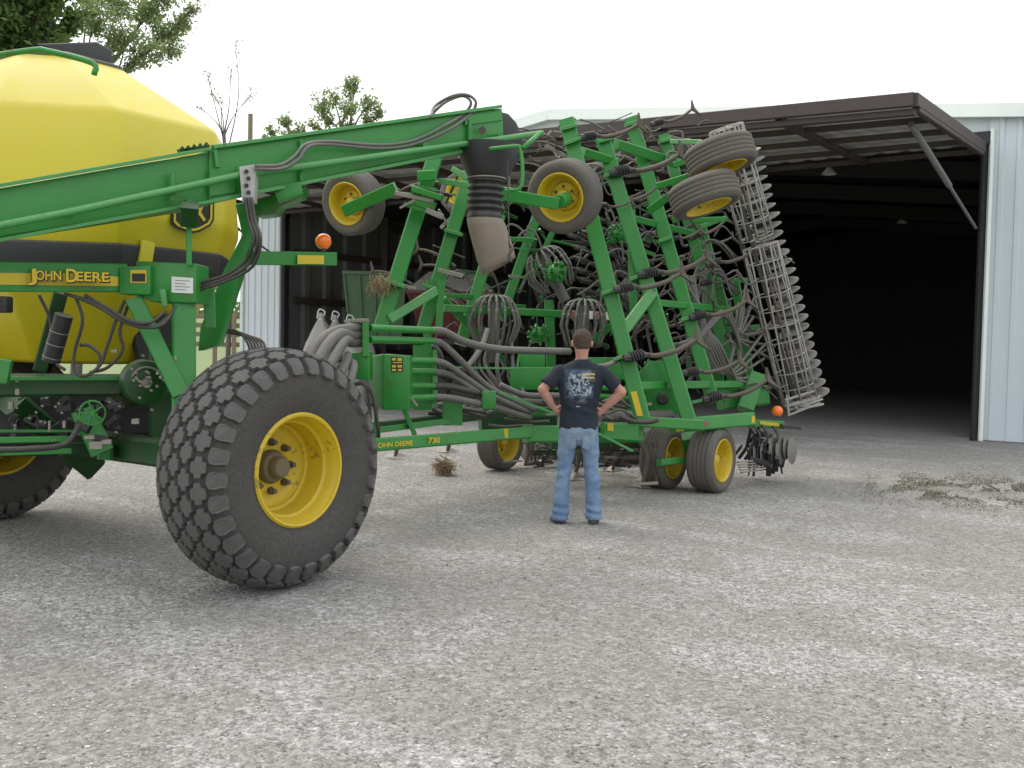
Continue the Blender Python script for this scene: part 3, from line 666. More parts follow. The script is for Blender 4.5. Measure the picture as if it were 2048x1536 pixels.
# metering gear, fan and valves under the tank
t = MB(); c = P(292, 765, 7.15); fr = frame(c, V((.5, -.86, 0))); t.lathe([(.001, .03), (.12, .03), (.155, .015), (.165, -.02), (.165, -.14), (.001, -.14)], 28, fr); fan = t.build('fan_housing', 'green_shaded', cart, smooth='auto')
t = MB(); t.lathe([(.001, .07), (.03, .07), (.04, .035)], 14, fr); t.tube([fr @ V((.11 * math.cos(a / 10), .11 * math.sin(a / 10), .04)) for a in range(-15, 14, 3)], .009, 6); t.build('fan_lever', 'steel', fan, smooth=True)
t = MB(); c = P(185, 826, 7.0); fr = frame(c, V((.35, -.93, 0)))
t.tube([fr @ V((.085 * math.cos(2 * math.pi * k / 24), .085 * math.sin(2 * math.pi * k / 24), 0)) for k in range(24)], .007, 6, 0, closed=True)
for k in range(5): a = 2 * math.pi * k / 5 + .3; t.tube([fr @ V((0, 0, 0)), fr @ V((.085 * math.cos(a), .085 * math.sin(a), 0))], .008, 6, 0)
t.lathe([(.001, .02), (.02, .02), (.025, -.05)], 12, fr); t.build('metering_wheel', 'green', cart, smooth='auto')
t = MB(); t.tube([P(128, 630, 6.98), P(102, 722, 7.02)], .062, 18, 0); cy = t.build('filter_cylinder', 'black', cart, smooth='auto')
t = MB()
for k in (.35, .62, .9): a = P(128, 630, 6.98).lerp(P(102, 722, 7.02), k); b_ = P(128, 630, 6.98).lerp(P(102, 722, 7.02), k + .02); t.tube([a, b_], .065, 18, 0)
t.build('strap', 'steel', cy, smooth='auto')
t = MB(); rnd = random.Random(11)
for k in range(34):
    x, y = rnd.uniform(20, 250), rnd.uniform(800, 880); d = rnd.uniform(7.2, 7.6); s = rnd.uniform(6, 22); bp(t, (x, y, d), (x + s * rnd.uniform(.4, 1.6), y + rnd.uniform(-14, 14), d), rnd.uniform(5, 22), .08)
build_each(t, 'metering_gear', 'black', cart)  # shade below the tank put into the gear's black colour
t = MB()
for x, y, w_, h_ in ((168, 872, 20, 6), (178, 884, 26, 14), (204, 880, 18, 8), (30, 752, 8, 12), (30, 778, 8, 12), (16, 804, 9, 14), (263, 838, 14, 10), (348, 712, 6, 7), (222, 700, 12, 5), (96, 842, 4, 18), (125, 842, 5, 14), (312, 744, 5, 5), (318, 752, 5, 5)):
    slabp(t, [(x, y), (x + w_, y - 1), (x + w_, y + h_), (x, y + h_)], 6.9 if x > 200 else 7.05, .02)
build_each(t, 'grease_fitting', 'steel', cart)
t = MB(); rnd = random.Random(4)
for k in range(24):
    x, y = 292 + rnd.gauss(0, 24), 762 + rnd.gauss(0, 26); c = P(x, y, 7.0); t.lathe([(.001, .012), (.009, .012), (.011, -.02)], 6, frame(c, V((.5, -.86, 0))))
for k in range(26):
    x, y = rnd.uniform(20, 240), rnd.uniform(795, 885); c = P(x, y, 7.1); t.lathe([(.001, .012), (.008, .012), (.01, -.02)], 6, frame(c, V((.5, -.86, 0))))
build_each(t, 'bolt_head', 'steel', fan)
hz = [[(150, 590, 6.9), (165, 640, 6.9), (150, 700, 6.95), (148, 740, 6.95), (170, 752, 6.95), (200, 730, 7), (215, 690, 7), (232, 640, 7), (250, 600, 7)],
      [(78, 590, 6.95), (100, 640, 6.97), (110, 720, 7), (130, 740, 7)], [(130, 588, 6.8), (180, 602, 6.8), (230, 632, 6.8), (270, 648, 6.78), (310, 652, 6.78), (338, 632, 6.85), (352, 612, 6.9)],
      [(140, 590, 6.8), (190, 610, 6.8), (240, 640, 6.8), (280, 654, 6.78), (320, 652, 6.78), (345, 626, 6.85)], [(170, 590, 6.8), (225, 622, 6.8), (262, 642, 6.76), (300, 645, 6.76), (330, 622, 6.85)],
      [(160, 690, 7), (180, 692, 7), (200, 712, 7), (196, 735, 7)], [(260, 600, 7.05), (240, 660, 7.05), (245, 700, 7.05), (215, 735, 7.05), (180, 745, 7.05)],
      [(-40, 900, 6.6), (60, 898, 6.8), (130, 888, 7), (160, 850, 7.1)], [(0, 905, 6.9), (150, 880, 7.3), (250, 900, 7.8), (330, 870, 8)]]
for k, h in enumerate(hz):
    t = MB(); tp(t, h, 3.4 if k != 7 else 6, smooth=5); t.build('hose', 'hose_dark', cart, smooth=True)
t = MB(); slabp(t, [(-20, 592), (12, 592), (12, 625), (-20, 625)], 6.5, .1); t.build('control_box', 'black', cart, bevel=.01)
# seed hoses leaving the cart towards the drill, and the small hose bundle behind the tyre
for k, (o, r_) in enumerate((((0, 0), 11), ((24, 6), 12), ((48, 22), 11), ((62, 60), 9), ((84, 78), 9))):
    t = MB(); ox, oy = o; tx, ty = (730, 655 + k * 14) if k < 3 else (705, 715 + (k - 3) * 16)
    tp(t, [(590 + ox * .6, 790 + oy * .5, 8.0), (625 + ox * .8, 700 + oy, 8.4), (665 + ox * .5, 665 + oy * .8, 8.7), (tx - 25, ty + 2, 8.9), (tx, ty, 9.0)], r_, 12, 5); t.build('seed_hose', 'hose', cart, smooth=True)
for k in range(6):
    t = MB(); tp(t, [(418 + k * 3, 660, 9.3), (450, 657 + k * 1.5, 9.3), (482 + k * 7, 668 + k * 2, 9.3), (500 + k * 6, 700, 9.2), (498 + k * 5, 740, 9.2)], 2.6, smooth=5); t.build('hydraulic_line', 'hose_dark', cart, smooth=True)
# ================================================================ folded air drill
DR = P(1290, 880, 11.3); DR.z = 0
drill = empty('air_drill', DR, 'green air seeder folded upright beside the barn, thick with hoses, shanks and tines', 'seeder')
def gauge_wheel(parent):
    e = D.objects.new('gauge_wheel', None); COL.objects.link(e); e.parent = parent
    pr = [(.235, -.12), (.27, -.142), (.31, -.148), (.335, -.142), (.352, -.122)]
    mid = []
    for z in (-.09, -.045, 0, .045, .09): mid += [(.362, z - .018), (.366, z - .012), (.366, z + .012), (.362, z + .018), (.354, z + .0225)]
    mb = MB(); mb.lathe(pr + mid[:-1] + [(r, -z) for r, z in pr[::-1]], 48); mb.build('tyre', 'dusty_rubber', e, smooth=True, local=True)
    mb = MB(); mb.lathe([(.24, .118), (.246, .135), (.235, .142), (.222, .13), (.205, .10), (.198, .03), (.185, .0), (.15, -.01), (.13, .015), (.07, .02), (.065, .06), (.045, .075), (.001, .078)], 40)
    mb.lathe([(.24, -.118), (.246, -.135), (.235, -.142), (.222, -.13), (.205, -.10), (.198, .03)], 40)
    rim = mb.build('rim', 'yellow', e, smooth='auto', local=True)
    mb = MB()
    for i in range(6): a = i * math.pi / 3; mb.lathe([(.014, .0), (.014, .028), (.001, .03)], 6, Matrix.Translation((.10 * math.cos(a), .10 * math.sin(a), .01)))
    mb.build('wheel_nut', 'shank', rim, local=True); return e
gw0 = None
def wheel_at(c, n, s=1):
    global gw0
    s = s if isinstance(s, tuple) else (s, s, s); m_ = frame(c, n) @ Matrix.Diagonal((*s, 1))
    if gw0 is None:
        gw0 = gauge_wheel(drill); e = gw0; e.matrix_local = Matrix.Translation(-W(drill)) @ m_; return e
    e = gw0.copy(); COL.objects.link(e); e.parent = drill; e.matrix_local = Matrix.Translation(-W(drill)) @ m_
    for ch in gw0.children:
        g_ = ch.copy(); COL.objects.link(g_); g_.parent = e
        for c2 in ch.children: h_ = c2.copy(); COL.objects.link(h_); h_.parent = g_
    return e
wheel_at(G(1421, 984) + V((0, 0, .375)), -Ud, (1.03, 1.03, 1.10))
wheel_at(G(1326, 976) + V((0, 0, .365)), -Ud, (1.0, 1.0, 1.05))
wheel_at(G(1000, 938) + V((0, 0, .36)), -Ud, 1.0)
wheel_at(P(1130, 392, 10.0), V((-.40, -.87, -.26)), 1.0)
wheel_at(P(707, 405, 11.4), V((-.46, -.84, -.24)), 1.0)
wheel_at(P(1441, 313, 10.5), V((.14, -.14, -.96)) + cR * .16, 1.0)
wheel_at(P(1409, 390, 10.4), V((.14, -.16, -.95)) + cR * .16, 1.0)
wheel_at(P(925, 388, 13.2), V((-.3, -.87, .26)), .8)
# ---- frame tubes of the folded wings
def tubes(name, m, L, bev=0):
    for s in L: part_bp(name, m, drill, [s])
tubes('wing_tube', 'green', [
    ((1285, 838, 10.5), (1133, 240, 10.9), 31, .13), ((1377, 838, 11.0), (1205, 275, 11.4), 30, .13),
    ((1427, 806, 11.8), (1262, 236, 12.1), 27, .13), ((1475, 790, 12.6), (1328, 270, 12.9), 23, .12),
    ((762, 655, 10.6), (870, 312, 10.9), 31, .13), ((846, 660, 11.2), (948, 318, 11.5), 27, .13),
    ((921, 690, 12.0), (1000, 430, 12.2), 24, .12), ((1002, 640, 12.8), (1078, 420, 13.0), 20, .12),
    ((1500, 800, 13.3), (1400, 440, 13.5), 18, .11)])
tubes('wing_brace', 'green', [
    ((1262, 420, 11.3), (1268, 640, 11.3), 17, .08), ((1165, 303, 11.1), (1232, 324, 11.4), 18, .1), ((1232, 288, 11.5), (1352, 326, 12.3), 20, .1),
    ((1256, 434, 11.5), (1390, 468, 12.7), 13, .08), ((1300, 604, 11.3), (1485, 622, 12.9), 13, .08), ((1278, 771, 10.8), (1515, 768, 12.6), 15, .08),
    ((884, 560, 11.0), (878, 658, 11.0), 14, .08), ((886, 616, 11.4), (1228, 633, 12.2), 15, .1), ((888, 591, 11.6), (965, 594, 12.2), 9, .06),
    ((886, 598, 11.5), (1040, 756, 11.9), 15, .08), ((1228, 648, 11.4), (1172, 692, 11.6), 15, .08), ((1005, 478, 12.2), (1070, 480, 12.6), 9, .06),
    ((1098, 600, 12.4), (1102, 735, 12.4), 20, .12), ((860, 560, 11.2), (852, 730, 11.2), 15, .08), ((1452, 660, 12.8), (1560, 650, 13.2), 10, .06),
    ((1430, 562, 12.8), (1500, 560, 13.2), 9, .06), ((1400, 455, 12.7), (1450, 436, 12.9), 9, .06), ((1110, 455, 12.9), (1060, 560, 12.9), 12, .08), ((1145, 640, 12.9), (1220, 560, 12.9), 10, .07),
    ((1410, 500, 13.3), (1440, 800, 13.3), 24, .1), ((1470, 560, 13.6), (1500, 760, 13.6), 18, .1)])
tubes('diagonal_strut', 'green_lit', [((1247, 662, 10.75), (1304, 586, 11.1), 22, .1), ((777, 640, 10.55), (872, 582, 11.0), 19, .08)])
for a, b_ in (((1121, 258, 10.85), (1153, 250, 10.85)), ((1128, 288, 10.8), (1160, 276, 10.8)), ((1251, 250, 12.0), (1281, 242, 12.0)), ((1318, 284, 12.85), (1346, 276, 12.85)), ((1196, 283, 11.35), (1222, 276, 11.35)),
             ((1208, 352, 11.3), (1238, 343, 11.3)), ((1203, 588, 10.6), (1234, 577, 10.6)), ((1225, 720, 10.5), (1258, 709, 10.5)), ((1258, 559, 11.2), (1290, 548, 11.2)), ((1360, 640, 11.8), (1390, 632, 11.8)), ((1316, 483, 11.9), (1343, 474, 11.9)), ((1383, 805, 11.7), (1420, 797, 11.7)),
             ((890, 460, 11.3), (925, 470, 11.3)), ((770, 562, 10.6), (812, 574, 10.6)), ((845, 570, 11.2), (880, 580, 11.2)), ((836, 372, 10.7), (872, 380, 10.7))):
    t = MB(); bp(t, a, b_, 7, .19); t.build('clamp_plate', 'green_lit', drill)
# folded wing hinges and left cluster
t = MB(); rnd = random.Random(2)
for s in (((836, 352, 10.6), (872, 350, 10.6), 22, .2), ((826, 378, 10.5), (884, 396, 10.5), 12, .25), ((800, 388, 10.5), (840, 392, 10.5), 9, .08), ((808, 408, 10.5), (880, 430, 10.5), 9, .08), ((830, 400, 10.5), (870, 415, 10.5), 20, .12)): bp(t, *s)
build_each(t, 'wing_hinge', 'green', drill)
t = MB()
for s in (((790, 386, 10.45), (868, 402, 10.45), 9, .05), ((800, 416, 10.45), (830, 400, 10.45), 5, .05), ((852, 420, 10.4), (886, 434, 10.4), 11, .05), ((822, 370, 10.5), (870, 396, 10.45), 6, .04)): bp(t, *s)
build_each(t, 'hinge_pin', 'steel', drill)
part_bp('wheel_arm', 'green', drill, [((688, 422, 11.2), (792, 376, 11.0), 25, .07)])
part_bp('wheel_arm', 'green', drill, [((1000, 388, 9.75), (1118, 408, 9.72), 24, .07)])
t = MB(); t.lathe([(.001, .04), (.06, .04), (.07, .0), (.07, -.14)], 20, frame(P(1122, 402, 9.74), V((-.40, -.87, -.26)))); t.build('wheel_hub', 'green', drill, smooth='auto')
part_bp('wheel_arm', 'green', drill, [((1315, 372, 10.9), (1388, 350, 10.7), 14, .07), ((1382, 352, 10.5), (1440, 345, 10.5), 12, .07)])
part_bp('wheel_arm', 'green', drill, [((1300, 420, 10.8), (1350, 384, 10.5), 16, .07), ((1345, 442, 10.7), (1400, 410, 10.6), 12, .07)])
part_bp('wheel_arm', 'green', drill, [((1345, 283, 12.4), (1400, 284, 11.6), 10, .07), ((1400, 284, 11.6), (1440, 298, 11), 10, .07)])
part_bp('wheel_arm', 'green', drill, [((1385, 440, 11.6), (1452, 438, 11.6), 10, .07), ((1380, 320, 12), (1345, 330, 12), 12, .07)])
part_bp('lift_ram', 'green_lit', drill, [((1040, 384, 10.6), (880, 362, 10.9), 12), ((905, 338, 10.9), (1000, 392, 10.7), 12)])
# ---- shanks
t = MB(); t.tube([(.27, 0, 0), (.42, 0, -.055), (.6, 0, -.06), (.8, 0, -.035), (1, 0, .03)], [.032, .032, .034, .03, .026], 8, 4)
sh0 = t.build('shank', 'shank', None, smooth=True)
t = MB(); t.tube([(.02, 0, .0), (.12, 0, -.01), (.3, 0, -.012)], [.05, .062, .045], 8, 3); t.beam((.02, 0, -.02), (.36, 0, -.03), .10, .035); t.tube([(.1, .07, .03), (.3, .07, 0)], .03, 8, 0)
for k in range(5): t.tube([(.12 + k * .035, -.06, .045), (.12 + k * .035, .06, .045), (.13 + k * .035, .06, -.05), (.13 + k * .035, -.06, -.05)], .012, 5, 2, closed=True)
br0 = t.build('trip_spring', 'black', None, smooth='auto'); br0.parent = sh0
t = MB(); t.add([(.97, 0, .03), (1.0, -.03, .05), (1.05, -.02, .20), (1.03, .0, .21), (1.02, .03, .05), (1.0, -.03, .0), (1.16, -.02, -.15), (1.14, .0, -.16), (1.0, .03, .0), (1.06, -.02, .03)],
      [(0, 1, 2, 3), (1, 9, 2), (4, 3, 2, 9), (0, 3, 4), (5, 6, 7, 0), (5, 9, 6), (8, 7, 6, 9), (0, 7, 8), (0, 1, 5), (0, 4, 8), (1, 9, 5), (4, 9, 8)])
sw0 = t.build('sweep_point', 'shank', None); sw0.parent = sh0
def view_mat(A_, B_, sc=None):
    x = (B_ - A_); L_ = x.length; x.normalize(); y = view((A_ + B_) / 2); z = x.cross(y).normalized()
    if z.z < 0: z = -z
    y = z.cross(x).normalized(); m_ = Matrix((x, y, z)).transposed().to_4x4() @ Matrix.Diagonal((L_,) * 3 + (1,)); m_.translation = A_; return m_
first = [True]
def shank(a, b_, flip=False):
    m_ = view_mat(P(*a), P(*b_))
    if flip: m_ = m_ @ Matrix.Rotation(math.pi, 4, 'X')
    if first[0]:
        first[0] = False; sh0.parent = drill; sh0.matrix_local = Matrix.Translation(-W(drill)) @ m_; return sh0
    return copy_part(sh0, drill, m_)
S = [((1225, 580), (1362, 551), 10.4), ((1244, 717), (1393, 684), 10.35), ((1362, 747), (1478, 725), 11.3), ((1403, 800), (1535, 764), 11.6), ((1376, 636), (1494, 605), 11.7),
     ((1273, 551), (1413, 519), 11.1), ((1450, 673), (1552, 652), 12.3), ((1410, 530), (1510, 503), 12.2), ((1156, 276), (1276, 253), 10.8), ((1216, 347), (1359, 313), 11.2),
     ((1232, 409), (1318, 373), 11.3), ((1300, 250), (1385, 221), 12.0), ((1376, 478), (1453, 442), 12.2), ((1195, 412), (1262, 405), 11.0), ((1290, 320), (1352, 300), 12.3),
     ((1340, 480), (1400, 462), 12.0), ((1320, 700), (1380, 690), 12.0)]
for a, b_, d in S: shank((*a, d), (*b_, d + .15))
rnd = random.Random(21)
for k in range(34):
    y = rnd.uniform(300, 760); x = 1170 + (y - 300) * .26 + rnd.uniform(0, 190); d = rnd.uniform(12.0, 13.6)
    shank((x, y, d), (x + rnd.uniform(60, 85), y - rnd.uniform(8, 30), d + .1))
for a, b_, d in (((912, 536), (838, 496), 11.3), ((930, 555), (846, 528), 11.4), ((826, 572), (748, 540), 10.8), ((1040, 275), (1008, 268), 12), ((880, 366), (800, 380), 11.4), ((905, 392), (850, 380), 11.6),
                  ((1140, 320), (1082, 296), 11.6), ((1128, 300), (1070, 282), 11.4), ((1100, 345), (1050, 325), 12.0)):
    shank((*a, d), (*b_, d + .1), True)
part_bp('shank_clamp', 'steel', drill, [((802, 570, 10.6), (832, 577, 10.6), 7, .05), ((876, 540, 11.1), (926, 552, 11.1), 9, .05), ((1090, 290, 11.5), (1130, 312, 11.5), 8, .05)])
# banks of spring trips behind the near wing
t0 = MB(); t0.tube([(0, 0, 0), (.45, 0, 0)], .085, 10, 0); t0.tube([(.4, 0, 0), (1, 0, -.06)], [.055, .07, .05], 8, 3); t0.tube([(-.14, 0, .03), (.02, 0, 0)], [.02, .08], 6, 0); t0.beam((.1, 0, .1), (.8, 0, .06), .06, .04)
us = None; rnd = random.Random(31)
for r_ in range(10):
    for c_ in range(4):
        x = 1130 + c_ * 56 + r_ * 5 + rnd.uniform(-6, 6); y = 430 + r_ * 21 + c_ * 9 + rnd.uniform(-4, 4); d = 12.6 + c_ * .12 + rnd.uniform(-.1, .1)
        if x > 1300: continue
        m_ = view_mat(P(x, y, d), P(x + 50, y + 17, d + .1))
        if us is None: us = t0.build('spring_trip', 'hose_dark', drill, smooth=True, local=True); us.matrix_local = Matrix.Translation(-W(drill)) @ m_
        else: copy_part(us, drill, m_)
# ---- distribution towers
def tower(cx, y0, d, rx, ht, n=14, tilt=0, head=True):
    e = D.objects.new('distribution_tower', None); COL.objects.link(e); e.parent = drill; k = d / F_PX; c = P(cx, y0, d); e.location = c - W(drill)
    Rt = Matrix.Rotation(tilt, 3, 'Y'); cl = MB(); rnd = random.Random(int(cx))
    for i in range(n):
        a = 2 * math.pi * (i + .3) / n; dr = V((math.cos(a), math.sin(a), 0)); j = rnd.uniform(.92, 1.08); w_ = rnd.uniform(-.12, .12)
        dr2 = V((math.cos(a + w_), math.sin(a + w_), 0))
        pts = [(.30, 4), (.62, -1), (.86, -16), (1.0 * j, -42), (1.0 * j, -ht * .6), (.72, -ht)]
        q = [c + Rt @ ((dr if i_ < 3 else dr2) * (r_ * rx * k) + V((0, 0, z * k))) for i_, (r_, z) in enumerate(pts)]
        mb = MB(); mb.tube(q, 2.3 * k, 7, 4); mb.build('seed_hose', 'hose', e, smooth=True)
        for i_ in (1, 2): 
            dd_ = (q[i_ + 1] - q[i_]).normalized(); m0 = q[i_].lerp(q[i_ + 1], .3); cl.tube([m0, m0 + dd_ * .022], 3.3 * k, 7, 0)
    cl.build('hose_clamp', 'steel', e)
    mb = MB(); mb.lathe([(.001, 8 * k), (rx * .30 * k, 8 * k), (rx * .36 * k, 3 * k), (rx * .36 * k, -4 * k), (.001, -6 * k)], 20, Matrix.Translation(c) @ Rt.to_4x4()); mb.build('tower_head', 'green_shaded', e, smooth='auto')
    mb = MB(); mb.tube([c + Rt @ V((0, 0, -4 * k)), c + Rt @ V((0, 0, -ht * 1.35 * k))], 11 * k, 12, 0); mb.build('riser', 'hose', e, smooth='auto')
    return e
tower(990, 596, 11.5, 48, 95, 16); tower(1168, 604, 11.5, 46, 90, 15); tower(1082, 505, 12.3, 46, 80, 15, R(-28))
for px, py, d in ((1110, 545, 12.0), (1078, 670, 12.2), (1235, 470, 12.6), (1400, 520, 13.0)):
    mb = MB(); c = P(px, py, d); rnd = random.Random(px)
    mb.ball(c, .10, 14)
    for k in range(46):
        v_ = V((rnd.gauss(0, 1), rnd.gauss(0, 1), rnd.gauss(0, 1))).normalized(); mb.tube([c + v_ * .08, c + v_ * .15], .016, 6, 0)
    mb.build('manifold_head', 'green', drill)
# loose hoses between frame tubes
def hose(pts, r=4, m='hose', nm='seed_hose'):
    t = MB(); tp(t, pts, r, 8, 5); return t.build(nm, m, drill, smooth=True)
for p in ([(740, 656, 9.0), (868, 661, 9.6)], [(740, 679, 9.0), (866, 682, 9.6)], [(818, 722, 9.4), (868, 722, 9.6)], [(818, 743, 9.5), (868, 743, 9.7)], [(818, 772, 9.5), (868, 772, 9.7)], [(818, 796, 9.4), (868, 794, 9.6)]):
    t = MB(); tp(t, p, 7 if p[0][0] < 800 else 6.5, 12, 0); t.build('air_pipe', 'green', drill, smooth='auto')
hose([(866, 661, 9.6), (890, 664, 9.7), (925, 682, 9.8), (965, 693, 10), (1020, 700, 10.2), (1140, 703, 10.6)], 7.5)
hose([(866, 682, 9.6), (885, 688, 9.7), (915, 715, 9.8), (960, 760, 10), (1000, 788, 10.1), (1070, 818, 10.3)], 7)
hose([(866, 722, 9.6), (895, 730, 9.7), (945, 765, 9.9), (990, 795, 10), (1060, 825, 10.3)], 6.5)
hose([(866, 743, 9.7), (905, 752, 9.8), (945, 778, 9.9), (980, 800, 10), (1050, 832, 10.3)], 6.5)
hose([(866, 772, 9.7), (905, 774, 9.8), (950, 785, 9.9), (1000, 800, 10.1), (1090, 806, 10.5)], 7, 'hose_dark')
hose([(866, 794, 9.6), (900, 796, 9.7), (950, 806, 9.8), (990, 815, 10), (1060, 836, 10.3)], 7)
hose([(1000, 770, 10.4), (1050, 790, 10.5), (1110, 791, 10.8), (1160, 795, 11)], 6)
hose([(866, 690, 9.9), (880, 710, 10), (885, 740, 10.2)], 6)
hose([(930, 740, 10.6), (950, 715, 10.8), (965, 690, 11), (975, 660, 11.2)], 6)
hose([(1180, 735, 10.4), (1215, 730, 10.3), (1245, 715, 10.8)], 5)
hose([(700, 775, 8.9), (725, 765, 8.9), (745, 790, 8.95), (755, 850, 9.0), (758, 880, 9.1)], 4, 'hose_dark')
hose([(706, 770, 8.9), (730, 770, 8.9), (738, 800, 8.95), (742, 850, 9.0), (745, 880, 9.1)], 3, 'hose_dark')
rnd = random.Random(8)
for k in range(16):       # fans of seed hose on the right wing
    f_ = k / 15; x1 = 1500 + rnd.uniform(-20, 60); y1 = 560 + f_ * 250 + rnd.uniform(-10, 10)
    if k % 2: pts = [(1375 + rnd.uniform(-15, 15), 560 + rnd.uniform(-15, 20), 12.2), (1405, 620 + 20 * f_, 12.1), (1400 + 40 * f_, 690, 12.0), (1450 + 20 * f_, 745 + 10 * f_, 12.2), (x1 - 10, y1, 12.5)]
    else: pts = [(1345 + rnd.uniform(-15, 15), 700 + rnd.uniform(-15, 25), 11.7), (1395, 680 - 10 * f_, 11.8), (1450 + rnd.uniform(-8, 8), 622 + 10 * f_, 12.0), (1478, 660 + 30 * f_, 12.3), (x1 - 6, y1, 12.6)]
    hose(pts, 2.9)
J = lambda a=7: rnd.uniform(-a, a)
for k in range(8): hose([(1378 + k * 6 + J(), 760 + J(20), 12.5), (1372 + k * 6 + J(), 700, 12.5 + J(.2)), (1382 + k * 5 + J(9), 600, 12.5), (1398 + k * 5 + J(10), 520 + k * 3 + J(10), 12.6), (1440 + k * 6 + J(12), 500 + k * 14 + J(12), 12.7)], rnd.uniform(2, 3.4))
for k in range(9): hose([(955 + J(14) + k * 9, 690 + J(12), 11.4 + J(.2)), (950 + k * 11 + J(14), 735 + J(6), 11.3 + J(.2)), (965 + k * 10 + J(16), 770 + J(8), 11.1), (1000 + k * 9 + J(12), 812 + J(8), 10.8)], rnd.uniform(2.2, 4.2), rnd.choice(('hose', 'hose', 'hose_dark')))
for k in range(80):
    y = rnd.uniform(260, 720); x = 1100 + (y - 260) * .25 + rnd.uniform(0, 290); d = rnd.uniform(12.0, 13.2); dx, dy = rnd.uniform(-60, 60), rnd.uniform(10, 70)
    hose([(x, y, d), (x + dx * .3 + rnd.uniform(-15, 15), y + dy * .3 - 12, d), (x + dx * .7, y + dy * .7 + rnd.uniform(-10, 20), d), (x + dx, y + dy, d)], rnd.choice((1.3, 1.8, 2.6)), rnd.choice(('hose', 'hose', 'hose_dark')), 'loose_hose')
for k in range(40):
    y = rnd.uniform(300, 640); x = rnd.uniform(880, 1100) - (y - 300) * .1; d = rnd.uniform(12.0, 13.2); a = rnd.choice((-.5, .3, 1.3, 1.9, .1)) + rnd.uniform(-.3, .3); l = rnd.uniform(20, 70)
    t = MB(); bp(t, (x, y, d), (x + math.cos(a) * l, y + math.sin(a) * l, d + .1), rnd.uniform(2.5, 7), .03); t.build('linkage_bar', rnd.choice(('green', 'green_shaded', 'shank', 'hose_dark', 'steel')), drill)
for k in range(50):
    y = rnd.uniform(290, 740); x = 1130 + (y - 290) * .26 + rnd.uniform(0, 250); d = rnd.uniform(12.2, 13.6); a = rnd.choice((-.35, -.2, .25, 1.25, 1.35)) + rnd.uniform(-.2, .2); l = rnd.uniform(20, 70)
    t = MB(); bp(t, (x, y, d), (x + math.cos(a) * l, y + math.sin(a) * l, d + .1), rnd.uniform(2.5, 8), .03); t.build('linkage_bar', rnd.choice(('green', 'green_shaded', 'green_lit', 'shank', 'hose_dark')), drill)
for k in range(26):
    x = rnd.uniform(830, 1240); y = rnd.uniform(800, 850); d = rnd.uniform(10.2, 11.2); hose([(x, y, d), (x + 30, y + rnd.uniform(-14, 14), d), (x + 60, y + rnd.uniform(-14, 14), d), (x + rnd.uniform(70, 120), y + rnd.uniform(-10, 14), d)], rnd.choice((2.4, 3.2, 5)), rnd.choice(('hose', 'hose_dark', 'hose_dark')), 'hydraulic_hose')
for k in range(46):
    x, y = rnd.uniform(1030, 1400), rnd.uniform(235, 350); y += max(0, 1100 - x) * .3; d = rnd.uniform(11.8, 13.4); l = rnd.uniform(15, 60); a = rnd.choice((-.4, .4, 1.2, .15))
    hose([(x, y, d), (x + l * .5 * math.cos(a), y + l * .5 * math.sin(a) + rnd.uniform(-8, 8), d), (x + l * math.cos(a), y + l * math.sin(a), d)], rnd.uniform(1, 2.4), rnd.choice(('hose', 'hose_dark', 'steel', 'shank')), 'spring_wire')
for k in range(50):
    x, y = rnd.uniform(1230, 1520), rnd.uniform(470, 800); x += (y - 470) * .12; d = rnd.uniform(12.2, 13.2); s = rnd.choice((-1, 1))
    hose([(x, y, d), (x + 18 * s, y - rnd.uniform(5, 22), d), (x + 42 * s, y - rnd.uniform(-8, 12), d), (x + rnd.uniform(55, 80) * s, y + rnd.uniform(10, 40), d)], rnd.uniform(1.2, 2.2), rnd.choice(('hose', 'hose_dark')), 'seed_hose')
for k in range(44):
    y = rnd.uniform(400, 690); x = rnd.uniform(860, 1250); d = rnd.uniform(12.8, 13.9); a = rnd.choice((-.3, .2, .3, 1.2, 1.9)) + rnd.uniform(-.2, .2); l = rnd.uniform(25, 90)
    t = MB(); bp(t, (x, y, d), (x + math.cos(a) * l, y + math.sin(a) * l, d + .1), rnd.uniform(2.5, 9), .04); t.build('rear_linkage', rnd.choice(('green', 'green_shaded', 'green_shaded', 'black', 'hose_dark')), drill)
for k in range(30):
    x, y = rnd.uniform(870, 1230), rnd.uniform(420, 690); d = rnd.uniform(12.4, 13.4); s = rnd.choice((-1, 1))
    hose([(x, y, d), (x + 14 * s, y - 20, d), (x + 36 * s, y - rnd.uniform(5, 26), d), (x + 52 * s, y + 10, d), (x + 50 * s, y + rnd.uniform(30, 60), d)], rnd.uniform(1.3, 2.4), rnd.choice(('hose', 'hose_dark')), 'loose_hose')
